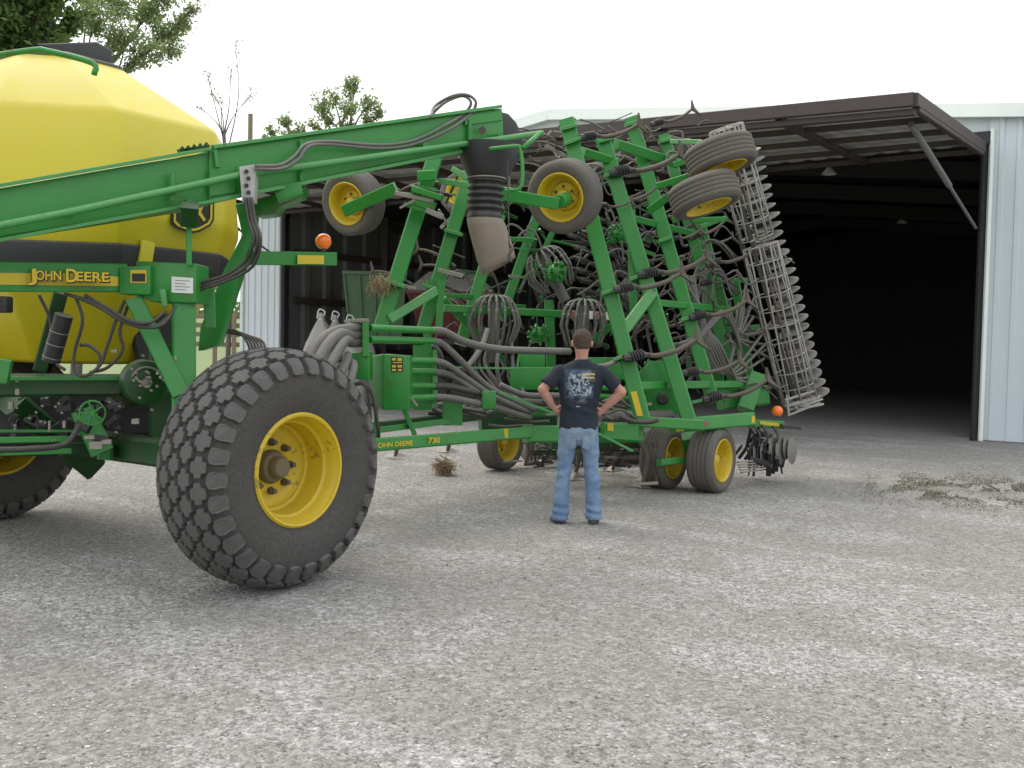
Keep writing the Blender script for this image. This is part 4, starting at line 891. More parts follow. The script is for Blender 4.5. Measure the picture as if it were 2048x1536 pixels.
# ---- tongue, toolbars
part_bp('tongue_beam', 'green', drill, [((600, 902, 8.1), (1056, 865, 10.3), 26, .12)])
part_bp('tongue_beam', 'green_shaded', drill, [((640, 868, 9.2), (1010, 824, 11.2), 22, .12)])
part_bp('tongue_tie', 'green', drill, [((742, 862, 9.4), (900, 842, 10.0), 12, .08), ((752, 884, 9.3), (752, 815, 9.3), 8, .06), ((830, 870, 9.6), (800, 800, 9.6), 10, .06), ((905, 800, 10), (905, 850, 10), 40, .1)])
dm = drill
letters(drill, 'OHN DEERE', (743, 894, 8.66), (812, 888, 8.97), 9, lift=.085, name='beam_lettering')
letters(drill, '730', (844, 885, 9.14), (867, 883.5, 9.25), 11, lift=.085, name='beam_lettering')
tubes('toolbar', 'green', [((1050, 868, 10.35), (1280, 868, 10.9), 34, .16), ((1056, 822, 11.2), (1300, 820, 11.6), 20, .14), ((1205, 862, 10.5), (1272, 866, 10.6), 34, .14), ((1262, 842, 10.7), (1400, 850, 11.0), 22, .16), ((1345, 852, 11.0), (1502, 838, 11.6), 28, .14), ((1495, 846, 12.2), (1566, 850, 12.2), 16, .14), ((1440, 800, 12.4), (1530, 790, 12.6), 40, .2), ((1490, 820, 12.2), (1515, 750, 12.4), 32, .15), ((1385, 870, 11.5), (1395, 920, 11.6), 44, .2), ((1372, 920, 11.4), (1318, 925, 11.2), 14, .1)])
tubes('toolbar', 'green_shaded', [((1100, 890, 11.8), (1300, 888, 12.2), 16, .12), ((960, 846, 11.6), (1110, 842, 11.9), 26, .14)])
tubes('tie_rod', 'green_lit', [((1000, 786, 9.9), (1112, 828, 10.2), 5), ((1195, 866, 10.3), (1265, 902, 10.4), 5), ((905, 735, 10.6), (1034, 737, 10.7), 4), ((1034, 738, 10.7), (1040, 700, 10.7), 5), ((1040, 700, 10.7), (1088, 700, 10.7), 5)])
t = MB(); slabp(t, [(1278, 745), (1300, 722), (1344, 722), (1372, 828), (1300, 820)], 11.5, .06); t.build('gusset_plate', 'green', drill, bevel=.006)
t = MB(); c = P(1325, 798, 11.46); t.lathe([(.001, .02), (.05, .02), (.07, -.01)], 14, frame(c, -view(c))); t.build('pivot_pin', 'black', drill)
t = MB(); slabp(t, [(964, 782), (992, 782), (992, 818), (964, 818)], 9.8, .1); t.build('hose_clamp_block', 'green', drill, bevel=.008)
t = MB(); slabp(t, [(1040, 702), (1090, 702), (1090, 740), (1040, 740)], 11.2, .3); t.build('valve_block', 'green', drill, bevel=.01)
t = MB(); slabp(t, [(1020, 735), (1125, 735), (1125, 780), (1020, 780)], 11.0, .3); t.build('valve_block', 'green', drill, bevel=.01)
t = MB(); slabp(t, [(1175, 715), (1245, 715), (1250, 760), (1175, 760)], 11.2, .3); t.build('valve_block', 'green', drill, bevel=.01)
for y in (775, 792): t = MB(); tp(t, [(1190, y, 10.9), (1290, y + 6, 11.2)], 6, 12, 0); t.build('hydraulic_cylinder', 'green', drill, smooth='auto')
t = MB(); tp(t, [(1200, 832, 10.6), (1280, 834, 10.8)], 11, 14, 0); t.build('hydraulic_cylinder', 'hose', drill, smooth='auto')
t = MB(); tp(t, [(1290, 836, 10.8), (1340, 832, 11)], 13, 14, 2); t.build('hydraulic_cylinder', 'black', drill, smooth='auto')
# manifold, tool box
part_bp('manifold_post', 'green', drill, [((731, 645, 8.95), (731, 712, 8.95), 13, .16)])
t = MB(); slabp(t, [(703, 705), (738, 703), (738, 762), (703, 758)], 8.95, .25); t.build('manifold_box', 'green', drill, bevel=.01)
t = MB(); slabp(t, [(766, 708), (819, 712), (819, 820), (766, 820)], 9.15, .3); slabp(t, [(738, 712), (766, 708), (766, 820), (742, 800)], lambda x: 9.35 - (x - 738) * .0065, .2); tb = t.build('tool_box', 'green', drill, bevel=.01)
t = MB(); slabp(t, [(782, 714), (806, 715), (806, 744), (782, 744)], 9.145, .003); lb = t.build('box_label', 'blabel', tb)
t = MB()
for x, y, w_, h_ in ((784, 716, 8, 5), (795, 716, 9, 6), (786, 724, 18, 2), (784, 730, 8, 5), (795, 730, 9, 5), (784, 738, 8, 4), (796, 738, 8, 4)): slabp(t, [(x, y), (x + w_, y), (x + w_, y + h_), (x, y + h_)], 9.14, .002)
t.build('label_print', 'ylabel', lb)
part_bp('mount_strap', 'green', drill, [((845, 690, 9.9), (845, 820, 9.9), 38, .1), ((870, 700, 9.8), (870, 815, 9.75), 10, .1)])
part_bp('clevis', 'steel', drill, [((712, 645 - 4, 8.95), (738, 641, 8.95), 7, .1), ((690, 643, 8.95), (712, 641, 8.95), 5, .1), ((818, 790, 9.3), (835, 812, 9.3), 4, .04)])
# reflectors, decals and lamp
def sticker(pts, d, m, nm='reflector'): t = MB(); slabp(t, pts, d, .003); return t.build(nm, m, drill)
sticker([(1261, 784), (1273, 782), (1286, 832), (1274, 832)], 10.42, 'ylabel'); sticker([(1352, 845), (1370, 845), (1368, 862), (1352, 863)], 10.93, 'ylabel')
sticker([(1215, 846), (1227, 847), (1227, 862), (1215, 861)], 10.41, 'ylabel'); sticker([(1006, 858), (1016, 857), (1016, 876), (1006, 876)], 9.93, 'ylabel'); sticker([(1520, 842), (1558, 846), (1558, 853), (1520, 849)], 12.12, 'ylabel'); sticker([(1503, 832), (1510, 832), (1510, 846), (1503, 846)], 11.5, 'ylabel')
for x0, x1, m_ in ((1139, 1170, 'rlabel'), (1170, 1182, 'white'), (1182, 1208, 'rlabel'), (1208, 1222, 'white')): part_bp('warning_tape', m_, drill, [((x0, 628.5 + (x0 - 1139) * .05, 11.95 + (x0 - 1139) * .0024), (x1, 628.5 + (x1 - 1139) * .05, 11.95 + (x1 - 1139) * .0024), 16, .115)])
sticker([(1407, 843), (1420, 842), (1420, 851), (1407, 852)], 11.1, 'rlabel', 'warning_label')
beacon(1555, 822, 12.2, 11, drill)
# ---- rolling baskets with packer discs
def basket(a, b_, rpx, nb=10, rg=.2):
    e = D.objects.new('rolling_basket', None); COL.objects.link(e); A_, B_ = P(*a), P(*b_); e.parent = drill; e.location = A_ - W(drill)
    ax_ = (B_ - A_); L_ = ax_.length; fr = frame(A_, ax_); r = rpx * a[2] / F_PX
    mb = MB()
    for i in range(nb):
        t0_ = 2 * math.pi * i / nb; mb.tube([fr @ V((r * math.cos(t0_ + .5 * z), r * math.sin(t0_ + .5 * z), z * L_)) for z in (0, .25, .5, .75, 1)], .011, 6, 0)
    mb.build('basket_rod', 'cage', e, smooth=True)
    mb = MB(); n = max(3, int(L_ / rg))
    for k in range(n + 1): mb.tube([fr @ V((r * .97 * math.cos(q), r * .97 * math.sin(q), L_ * k / n)) for q in [2 * math.pi * j / 20 for j in range(20)]], .008, 5, 0, closed=True)
    for k in (0, n // 2, n):
        for j in range(5): q = 2 * math.pi * j / 5 + k; mb.tube([fr @ V((0, 0, L_ * k / n)), fr @ V((r * math.cos(q), r * math.sin(q), L_ * k / n))], .008, 5, 0)
    mb.build('basket_ring', 'cage', e, smooth=True)
    mb = MB(); mb.tube([A_, B_], .02, 8, 0); mb.build('basket_axle', 'shank', e); return e
basket((1452, 256, 12.0), (1514, 474, 12.3), 34); basket((1521, 492, 12.3), (1600, 802, 12.5), 35)
tubes('basket_frame', 'hose_dark', [((1462, 330, 12.2), (1592, 808, 12.6), 8, .06), ((1468, 430, 12.6), (1568, 812, 12.8), 10, .08)])
part_bp('basket_frame', 'cage', drill, [((1570, 800, 12.3), (1628, 782, 12.3), 5), ((1574, 812, 12.3), (1640, 795, 12.2), 4), ((1574, 790, 12.3), (1578, 832, 12.3), 5), ((1578, 830, 12.3), (1640, 806, 12.3), 4)])
pk = MB(); r = .19; pk.lathe([(.001, .038), (.04, .038), (r * .75, .020), (r, .002), (r, -.002), (r * .75, -.020), (.04, -.038), (.001, -.038)], 24); pk0 = None
axd = (P(1640, 790, 12.4) - P(1500, 250, 12.0)).normalized(); rnd = random.Random(9)
NP = 27
for i in range(NP):
    f_ = i / (NP - 1)
    for row in (0, 1):
        if row and i % 3 == 0: continue
        x = 1493 + f_ * 134 - row * 10 + rnd.uniform(-3, 3); y = 306 + f_ * 482 + row * 9; d = 12.75 + f_ * .2 + row * .1
        m_ = frame(P(x, y, d), axd + V((.04, .10 + rnd.uniform(-.05, .05), .18 + rnd.uniform(-.05, .05)))) @ Matrix.Diagonal((1 - .18 * row,) * 3 + (1,))
        if pk0 is None: pk0 = pk.build('packer_disc', 'dusty_steel', drill, smooth='auto', local=True); pk0.matrix_local = Matrix.Translation(-W(drill)) @ m_
        else: copy_part(pk0, drill, m_)
for i in range(7): part_bp('packer_scraper', 'cage', drill, [((1568 + i * 5, 812 + (i % 3) * 4, 12.4), (1634 + rnd.uniform(-8, 18), 792 + i * 3.2, 12.6), rnd.uniform(2.5, 5), .03)])
# ---- lower right openers and packers on the ground
for px, py, s in ((1530, 906, .9), (1546, 902, 1.0), (1561, 900, 1.0), (1572, 896, .8), (1584, 902, .9), (1512, 908, .8)):
    m_ = frame(P(px, py, 12.1), V((.86, -.5 + rnd.uniform(-.12, .12), .05))) @ Matrix.Diagonal((.95 * s,) * 3 + (1,)); copy_part(pk0, drill, m_)
t = MB(); rnd = random.Random(5)
for k in range(46):
    x, y = rnd.uniform(1482, 1572), rnd.uniform(852, 925); d = rnd.uniform(11.9, 12.7); a = rnd.choice((1.4, 1.6, 1.8, .3, .1, 2.2)); l = rnd.uniform(10, 40)
    bp(t, (x, y, d), (x + math.cos(a) * l, min(950, y + math.sin(a) * l), d + .1), rnd.uniform(3, 11), .05)
build_each(t, 'opener_linkage', 'black', drill)
t = MB()
for k in range(4): x_ = 1492 + k * 17 + rnd.uniform(-5, 5); tp(t, [(x_, 850, 12 + k * .05), (x_ + 12, 872, 12), (x_ + rnd.uniform(-2, 8), 900, 12), (x_ + rnd.uniform(0, 14), 925, 12)], 2.6, 6, 4)
build_each(t, 'opener_spring', 'black', drill, smooth=True)
t = MB()
for k in range(5): bp(t, (1475 + k * 2, 925 + k * 5, 11.6), (1535 + k, 918 + k * 5, 12.2), 3, .03)
build_each(t, 'opener_blade', 'steel', drill)
def tine(x, y0, y1, d, lean=8, foot=18):
    t = MB(); w_ = 10 * d / F_PX
    q = [P(x - 6, y0, d), P(x + lean, y0 + (y1 - y0) * .3, d), P(x + lean, y0 + (y1 - y0) * .6, d), P(x, y1, d)]
    t.tube(q, [.022, .03, .028, .02], 8, 5); o = t.build('ground_tine', 'shank', drill, smooth=True)
    t = MB(); b_ = G(x, y1 + 4); b_.z = .02; t.add([b_ + V((-.02, -.1, 0)), b_ + V((-.17, .06, .0)), b_ + V((.02, .02, .07)), b_ + V((.18, .05, 0)), b_ + V((0, 0, .02))], [(0, 1, 2), (0, 2, 3), (1, 4, 2), (2, 4, 3), (0, 4, 1), (0, 3, 4)])
    t.build('sweep_point', 'steel', o); return o
tine(1283, 880, 972, 11.3, 10); tine(1312, 882, 966, 11.4, 4); tine(1298, 878, 960, 11.9, -4); tine(1148, 885, 955, 12.4); tine(1050, 872, 930, 12.8, 6); tine(895, 870, 902, 12.2, 3); tine(790, 886, 912, 12.5, 3); tine(1225, 880, 940, 12.9); tine(1090, 880, 925, 13.2)
t = MB()
for k in range(34):
    x, y = rnd.uniform(1060, 1290), rnd.uniform(875, 925); d = rnd.uniform(11.6, 13); a = rnd.choice((0, .2, 1.5, 1.8, -.3)); l = rnd.uniform(14, 50)
    bp(t, (x, y, d), (x + math.cos(a) * l, min(930, y + math.sin(a) * l * .7), d + .1), rnd.uniform(2.5, 6), .03)
build_each(t, 'opener_linkage', 'shank', drill)
part_bp('scraper', 'steel', drill, [((1006, 923, 12.2), (1045, 922, 12.2), 4, .05), ((1272, 968, 11.3), (1316, 966, 11.3), 7, .05), ((1210, 915, 12.2), (1270, 916, 12.2), 5, .05)])
t = MB()
for k in range(60):
    x, y = rnd.uniform(1050, 1310), rnd.uniform(872, 935); d = rnd.uniform(11.9, 13.6); a = rnd.choice((0, .15, 1.4, 1.7, 2.0, -.2)); l = rnd.uniform(12, 60)
    bp(t, (x, y, d), (x + math.cos(a) * l, min(932, y + math.sin(a) * l * .7), d + .1), rnd.uniform(2.5, 8), .03)
build_each(t, 'opener_bar', 'black', drill)  # black bars added to darken the zone beneath the drill
for k in range(15):
    g0 = G(1060 + k * 17 + rnd.uniform(-5, 5), 932 + k * .6); g0.z = .17; copy_part(pk0, drill, frame(g0 + V((0, .6 + rnd.uniform(-.2, .2), 0)), V((.55, .8, rnd.uniform(-.1, .1)))) @ Matrix.Diagonal((.85, .85, .85, 1)))
part_bp('rear_toolbar', 'green_shaded', drill, [((1040, 876, 13.6), (1380, 874, 14.2), 22, .14), ((1060, 905, 13.4), (1320, 903, 13.8), 12, .1)])
# trash wound round the tines
def straw(name, c, r, n, label, droop=0):
    rnd = random.Random(int(c.x * 100) + n); mb = MB()
    for k in range(n):
        v_ = V((rnd.gauss(0, 1), rnd.gauss(0, 1), rnd.gauss(0, .8))) * r * .55; d_ = V((rnd.gauss(0, 1), rnd.gauss(0, 1), rnd.gauss(0, 1) - droop)).normalized() * r * rnd.uniform(.5, 1.2)
        q = [c + v_, c + v_ + d_ * .5 + V((rnd.gauss(0, .02), rnd.gauss(0, .02), 0)), c + v_ + d_ + V((0, 0, -r * .2))]
        if min(p.z for p in q) < .01: q = [V((p.x, p.y, max(p.z, .012))) for p in q]
        mb.tube(q, .0035, 4, 2)
    return tag(mb.build(name, 'straw', smooth=True), label, 'straw')
straw('straw_clump', G(888, 950) + V((0, 0, .10)), .10, 380, 'tangled brown clump of straw and roots on the gravel under the tongue beam')
straw('straw_wisp', P(762, 562, 10.5), .10, 130, 'ragged wisp of dry straw hanging from a folded sweep at left', 2.2)
# ================================================================ trees
def tree(name, label, base, hub, clusters, leaf, nleaf, lsz, trunk_r=.16, seed=1, twigs=3, leaf_r=1.0, cat='tree'):
    """trunk to 'hub', limbs to each cluster (x, y, depth, radius px), leaves round each cluster"""
    rnd = random.Random(seed); e = empty(name, base, label, cat)
    br = MB(); lf = MB(); br.tube([base, base.lerp(hub, .5) + V((.1, .1, 0)), hub], [trunk_r, trunk_r * .8, trunk_r * .6], 10, 5)
    for (x, y, d, rp) in clusters:
        c = P(x, y, d); r = rp * d / F_PX
        m_ = hub.lerp(c, .5) + V((rnd.gauss(0, .15), rnd.gauss(0, .15), -.1 * (c - hub).length))
        st_ = hub.lerp(base, rnd.uniform(0, .15)); br.tube([st_, m_, c], [trunk_r * .32, trunk_r * .16, trunk_r * .06], 7, 5)
        tips = []
        for k in range(twigs * 6):
            v_ = V((rnd.gauss(0, 1), rnd.gauss(0, 1), rnd.gauss(0, .8))).normalized() * r * rnd.uniform(.5, 1.15)
            s_ = m_.lerp(c, rnd.uniform(.4, 1)); tip = c + v_; mid = s_.lerp(tip, .5) + V((rnd.gauss(0, .06), rnd.gauss(0, .06), rnd.gauss(0, .06))) * r
            br.tube([s_, mid, tip], [trunk_r * .055, trunk_r * .035, .005], 5, 3); tips.append((s_, tip))
        nl = int(nleaf * rp * rp / 900)
        for k in range(nl):
            a, b_ = rnd.choice(tips); p = a.lerp(b_, rnd.uniform(.45, 1.15)) + V((rnd.gauss(0, 1), rnd.gauss(0, 1), rnd.gauss(0, 1))) * r * .24 * leaf_r
            u_ = V((rnd.gauss(0, 1), rnd.gauss(0, 1), rnd.gauss(0, 1))).normalized(); w_ = u_.orthogonal().normalized(); w_ = Matrix.Rotation(rnd.random() * 6.3, 3, u_) @ w_; s2 = lsz * rnd.uniform(.6, 1.3)
            n2 = u_.cross(w_); lf.add([p - w_ * s2, p + n2 * s2 * .45, p + w_ * s2, p - n2 * s2 * .45], [(0, 1, 2, 3)])
    br.build('trunk', 'bark', e, smooth=True); lf.build('crown', leaf, e)
    return e
rnd = random.Random(41)
b0 = P(-60, 500, 24); b0.z = 0
cl = [(rnd.uniform(-140, 130), rnd.uniform(-120, 135), rnd.uniform(20.5, 25.5), rnd.uniform(32, 48)) for k in range(26)]
cl += [(30, 20, 23, 45), (90, 60, 23, 42), (120, 100, 22, 34), (60, 110, 22, 40), (0, 80, 22, 45), (150, 40, 23, 30)]
tree('dense_tree', 'dense dark green tree rising behind the yellow tank at the upper left', b0, P(-40, 260, 24), cl, M['leaf'], 520, .085, .3, 3, twigs=2)
b1 = P(150, 500, 27); b1.z = 0
cl = [(190, 30, 25, 36), (240, 5, 26, 34), (250, 70, 25, 34), (300, 20, 26, 32), (335, 60, 26, 32), (372, 40, 26, 22), (390, 15, 26, 16), (300, 100, 25, 28), (345, 95, 26, 24), (215, 105, 25, 24), (270, 125, 25, 16), (180, -20, 26, 40), (330, -20, 26, 30)]
tree('spreading_tree', 'airy light green tree with drooping limbs, just right of the dense dark tree', b1, P(165, 170, 26), cl, M['leaf2'], 620, .06, .16, 6, twigs=4)
b2 = P(455, 560, 27); b2.z = 0
cl = [(505, 185, 27, 12), (462, 140, 27, 14), (425, 185, 27, 14), (470, 85, 27, 12), (400, 215, 27, 12), (445, 200, 27, 12), (415, 150, 27, 12)]
tree('bare_tree', 'nearly bare thin tree with a few leaves, between the tank and the utility pole', b2, P(448, 262, 27), cl, M['leaf2'], 130, .04, .075, 9, twigs=2)
b3 = P(690, 560, 44); b3.z = 0
cl = [(640, 205, 43, 20), (665, 190, 44, 17), (700, 175, 44, 20), (740, 205, 44, 20), (760, 225, 44, 13), (700, 215, 43, 22), (655, 235, 43, 18), (735, 240, 44, 16), (712, 160, 44, 10), (690, 250, 44, 18), (625, 250, 44, 12)]
tree('leafy_tree', 'round-topped leafy tree showing over the middle of the green conveyor boom', b3, P(695, 280, 44), cl, M['leaf2'], 800, .085, .26, 12, twigs=3)
b4 = P(575, 560, 40); b4.z = 0
cl = [(570, 240, 40, 15), (545, 262, 40, 14), (598, 258, 40, 15), (575, 270, 40, 16), (530, 275, 40, 8)]
tree('small_tree', 'low leafy treetop just right of the utility pole', b4, P(575, 300, 40), cl, M['leaf2'], 800, .08, .2, 14, twigs=3)
# utility pole
pb = P(501, 228, 46); q = V((pb.x, pb.y, 0)); t = MB(); t.tube([q, pb], [.14, .11], 12, 0); tag(t.build('utility_pole', 'wood', smooth='auto'), 'plain grey wooden pole standing up behind the boom', 'pole')
# far tree line
t = MB(); rnd = random.Random(77)
for k in range(9000):
    x = rnd.uniform(-190, 40); y = rnd.uniform(178, 195); z = 5.0 + 4.5 * (1 - ((y - 186) / 9) ** 2) * (.55 + .45 * noise.noise(V((x * .06, 0, 0)))) * rnd.random() ** .6 * 1.5
    s = rnd.uniform(.25, .6); a = rnd.random() * 3; t.sheet([(x - s * math.cos(a), y - s * math.sin(a), z), (x, y, z - s * .7), (x + s * math.cos(a), y + s * math.sin(a), z + .1), (x, y, z + s * .8)])
tag(t.build('distant_woods', M['leaf']), 'far dark line of woods on the hill beyond the pasture', 'woods', kind='stuff')
# wooden fence
fn = empty('wooden_fence', P(470, 700, 34) * 1, 'weathered wooden rail fence seen between the cart and the barn corner', 'fence'); fn.location.z = 0
for y in (632, 650, 668, 688): t = MB(); t.beam(P(330, y - 1, 33.5), P(560, y + 3, 34.5), .05, .16); t.build('rail', 'wood', fn)
for x in (340, 385, 432, 470, 508, 545): t = MB(); a = P(x, 622, 34); t.beam(V((a.x, a.y - .1, 0)), a + V((0, -.1, 0)), .13, .13); t.build('post', 'wood', fn)
# ================================================================ inside the barn
def wagon(name, m, label, px0, px1, ytop, ybot, d, slope):
    c = P((px0 + px1) / 2, ybot, d); base = V((c.x, c.y, 0)); e = empty(name, base, label, 'wagon')
    A_ = P(px0, ytop, d); B_ = P(px1, ytop, d); z0 = P(px0, ybot, d).z; L_ = B_.x - A_.x; zt = A_.z
    t = MB(); n = int(L_ / .35)
    x0, x1 = A_.x, B_.x; y0 = d
    t.add([(x0, y0, zt), (x1, y0, zt), (x1, y0 + 2.4, zt), (x0, y0 + 2.4, zt), (x0 + slope, y0 + .3, z0), (x1 - slope, y0 + .3, z0), (x1 - slope, y0 + 2.1, z0), (x0 + slope, y0 + 2.1, z0)], [(0, 1, 5, 4), (1, 2, 6, 5), (2, 3, 7, 6), (3, 0, 4, 7), (4, 5, 6, 7)])
    bd = t.build('body', m, e)
    t = MB()
    for k in range(n + 1):
        f_ = k / n; t.beam((x0 + f_ * L_, y0 - .03, zt - .02), (x0 + slope + f_ * (L_ - 2 * slope), y0 + .27, z0), .06, .05, up=(0, 1, 0))
    t.beam((x0 - .04, y0 - .03, zt), (x1 + .04, y0 - .03, zt), .08, .10); t.build('rib', m, bd)
    t = MB(); t.beam((x0 + slope, y0 + .5, z0 - .12), (x1 - slope, y0 + .5, z0 - .12), .12, .2); t.build('chassis', 'black', e)
    for x in (x0 + slope + .3, x1 - slope - .3):
        t = MB(); t.lathe([(.001, -.05), (.2, -.05), (.22, -.13), (.36, -.13), (.40, -.07), (.40, .07), (.36, .13), (.001, .13)], 24, frame((x, y0 + .4, .40), (0, -1, 0))); t.build('wheel', 'rubber', e, smooth='auto')
    return e
wg = wagon('grain_wagon', 'wagon_green', 'dull green box wagon in the dark of the barn at left', 688, 812, 545, 672, 27.5, .15)
wr_ = wagon('grain_wagon', 'red', 'dull red grain wagon with a grey peaked cover, inside the barn', 815, 985, 583, 672, 27.0, .45)
t = MB(); a, b_, c, d_ = P(812, 583, 26.95), P(988, 583, 26.95), P(950, 548, 28.2), P(858, 546, 28.2); t.slab([a, b_, c, d_], (0, 0, .04)); t.build('cover', M['doorskin'], wr_)
labels = ['nearest pale seed sack with a knotted top, leftmost of the row in the barn', 'second pale seed sack from the left, behind the hoses', 'third seed sack, narrow with a twisted neck', 'rightmost pale seed sack beside the green wagon']
for k, (px, ytop, d, wpx) in enumerate(((640, 628, 25.2, 62), (672, 632, 25.8, 56), (702, 640, 25.5, 50), (728, 648, 26.4, 46))):
    c = P(px, 700, d); c.z = 0.03; r = wpx / 2 * d / F_PX * 1.25; H_ = P(px, ytop, d).z; e = empty('seed_sack', c, labels[k], 'sack', 'seed sacks standing in the barn'); rnd = random.Random(k)
    t = MB(); vs = []; ns = 24; zz = [0, .06, .3, .55, .68, .78, .86, .93, 1.0]; rr = [.85, 1.0, 1.05, .98, .80, .58, .36, .16, .12]
    for z, q in zip(zz, rr):
        for j in range(ns):
            a = 2 * math.pi * j / ns; sq = 1 / max(abs(math.cos(a)), abs(math.sin(a))) * .3 + .7 if z < .7 else 1; w_ = 1 + .10 * math.sin(a * 5 + k) * (z > .5) + .05 * noise.noise(V((math.cos(a) * 2, math.sin(a) * 2, z * 5 + k)))
            vs.append(c + V((math.cos(a) * r * q * sq * w_ + .1 * r * math.sin(z * 3 + k), math.sin(a) * r * q * sq * w_, z * H_)))
    t.add(vs, [[i * ns + j, i * ns + (j + 1) % ns, (i + 1) * ns + (j + 1) % ns, (i + 1) * ns + j] for i in range(len(zz) - 1) for j in range(ns)]); t.build('bag', 'sack', e, smooth=True)
    t = MB(); zc = c + V((.1 * r * math.sin(2.8 + k), 0, H_ * .93)); t.tube([zc + V((.14 * r * math.cos(q), .14 * r * math.sin(q), 0)) for q in [j * .628 for j in range(10)]], .02, 6, 0, closed=True); t.tube([zc, zc + V((.1, 0, .18)), zc + V((-.05, 0, .25)), zc + V((-.1, 0, .02))], .018, 6, 3); t.build('tie', 'white', e, smooth=True)
# ================================================================ the man
PX0 = G(1153, 1046); S_ = 217.0
man = empty('person', V((PX0.x, PX0.y, 0)), 'man seen from behind in navy printed t-shirt and faded jeans, hands on hips', 'person')
def loft(mb, rg, n=24):
    """rings of (x, y, z, rx, ry[, tilt])"""
    vs = []
    for q in rg:
        x, y, z, rx, ry = q[:5]
        for j in range(n): a = 2 * math.pi * j / n; vs.append((x + rx * math.cos(a), y + ry * math.sin(a), z))
    mb.add(vs, [[i * n + j, i * n + (j + 1) % n, (i + 1) * n + (j + 1) % n, (i + 1) * n + j] for i in range(len(rg) - 1) for j in range(n)] + [list(range(n))[::-1], [(len(rg) - 1) * n + j for j in range(n)]])
def limb(mb, pts, rs, n=12): mb.tube([V(p) for p in pts], rs, n, 5)
def blob(mb, c, rx, ry, rz, Rm=None):
    m_ = Matrix.Translation(V(c)) @ (Rm.to_4x4() if Rm else Matrix()) @ Matrix.Diagonal((rx, ry, rz, 1)); mb.lathe([(max(1e-3, math.cos(t_)), math.sin(t_)) for t_ in [math.pi * (k / 10 - .5) for k in range(11)]], 20, m_)
def fuse(mb, name, m, parent, vox=.008, smooth_it=6, wr=None):
    o = mb.build(name, m, None); md = o.modifiers.new('r', 'REMESH'); md.mode = 'VOXEL'; md.voxel_size = vox; sm_ = o.modifiers.new('s', 'SMOOTH'); sm_.iterations = smooth_it; sm_.factor = .5
    bpy.context.view_layer.update(); me = D.meshes.new_from_object(o.evaluated_get(bpy.context.evaluated_depsgraph_get())); o.modifiers.clear(); o.data = me; me.name = name
    me.materials.clear(); me.materials.append(m if not isinstance(m, str) else M[m])
    if wr:
        for v_ in me.vertices: v_.co += v_.normal * wr(v_.co)
    me.shade_smooth(); o.parent = parent; return o
sh_l, sh_r = V((-.185, 0, 1.415)), V((.195, 0, 1.42)); el_l, el_r = V((-.345, -.05, 1.245)), V((.385, -.05, 1.235)); wr_l, wr_r = V((-.235, .015, 1.075)), V((.225, .015, 1.065))
b = MB()
loft(b, [(.015, .02, 1.50, .062, .060), (.015, .01, 1.56, .056, .058), (.015, .015, 1.62, .066, .070), (.015, .03, 1.66, .078, .088), (.015, .035, 1.70, .085, .098), (.015, .03, 1.75, .083, .096), (.015, .03, 1.785, .055, .07), (.015, .03, 1.802, .025, .03)])
loft(b, [(.015, .075, 1.575, .03, .035), (.015, .075, 1.60, .045, .05), (.015, .07, 1.64, .055, .06)])       # jaw
limb(b, [(.015, .125, 1.70), (.015, .15, 1.665), (.015, .13, 1.655)], [.010, .016, .010]); blob(b, (.015, .118, 1.625), .024, .012, .009)    # nose, mouth
blob(b, (-.02, .115, 1.695), .013, .01, .008); blob(b, (.05, .115, 1.695), .013, .01, .008)
for sx in (-1, 1): blob(b, (.015 + sx * .090, .02, 1.675), .013, .022, .034)
loft(b, [(0, 0, .90, .14, .09), (0, 0, 1.1, .13, .085), (0, 0, 1.35, .16, .09), (0.01, 0.01, 1.47, .12, .07), (.015, .015, 1.53, .06, .055)])
for s_, e_, w_, sg in ((sh_l, el_l, wr_l, -1), (sh_r, el_r, wr_r, 1)):
    limb(b, [s_, s_.lerp(e_, .5), e_], [.056, .052, .042]); blob(b, e_, .046, .046, .046); limb(b, [e_, e_.lerp(w_, .35), e_.lerp(w_, .8), w_], [.044, .046, .033, .029])
    hd = V((-sg * .62, .30, -.45)).normalized()                                  # direction of the palm
    pc = w_ + hd * .045; limb(b, [w_, pc, w_ + hd * .075], [.028, .036, .032]); up_ = V((0, 0, 1))
    for k, (ln, off) in enumerate(((.075, .030), (.085, .012), (.078, -.008), (.062, -.027))):
        r0 = w_ + hd * .08 + up_ * off; f1 = V((-sg * .35, .90, -.2)).normalized(); f2 = V((-sg * .75, .65, -.1)).normalized()
        limb(b, [w_ + hd * .03 + up_ * off * .6, r0, r0 + f1 * ln * .5, r0 + f2 * ln * .55 + f1 * ln * .5], [.013, .0115, .0105, .008], 8)
    tb = w_ + hd * .03 + V((0, -.02, .012)); limb(b, [w_ + hd * .01, tb, tb + V((-sg * .035, -.012, .022)), tb + V((-sg * .058, -.004, .046))], [.016, .015, .012, .009], 8)
for sx, kx, fx in ((-.09, -.135, -.155), (.09, .125, .145)):
    limb(b, [(sx, 0, .90), (kx, .01, .50), (fx, -.01, .12), (fx, -.01, .05)], [.085, .058, .042, .04])
mskin, n_, bb = mat('sunburnt_skin'); ts = noise_tex(n_, 9, 4); cs = mix(n_, ts.outputs[0], (.42, .20, .145), (.52, .28, .21)); n_.links.new(cs, bb.inputs['Base Color']); bb.inputs['Roughness'].default_value = .55; bb.inputs['Subsurface Weight'].default_value = .12; bb.inputs['Subsurface Radius'].default_value = (.02, .008, .004)
fuse(b, 'body', mskin, man, .0055, 4)
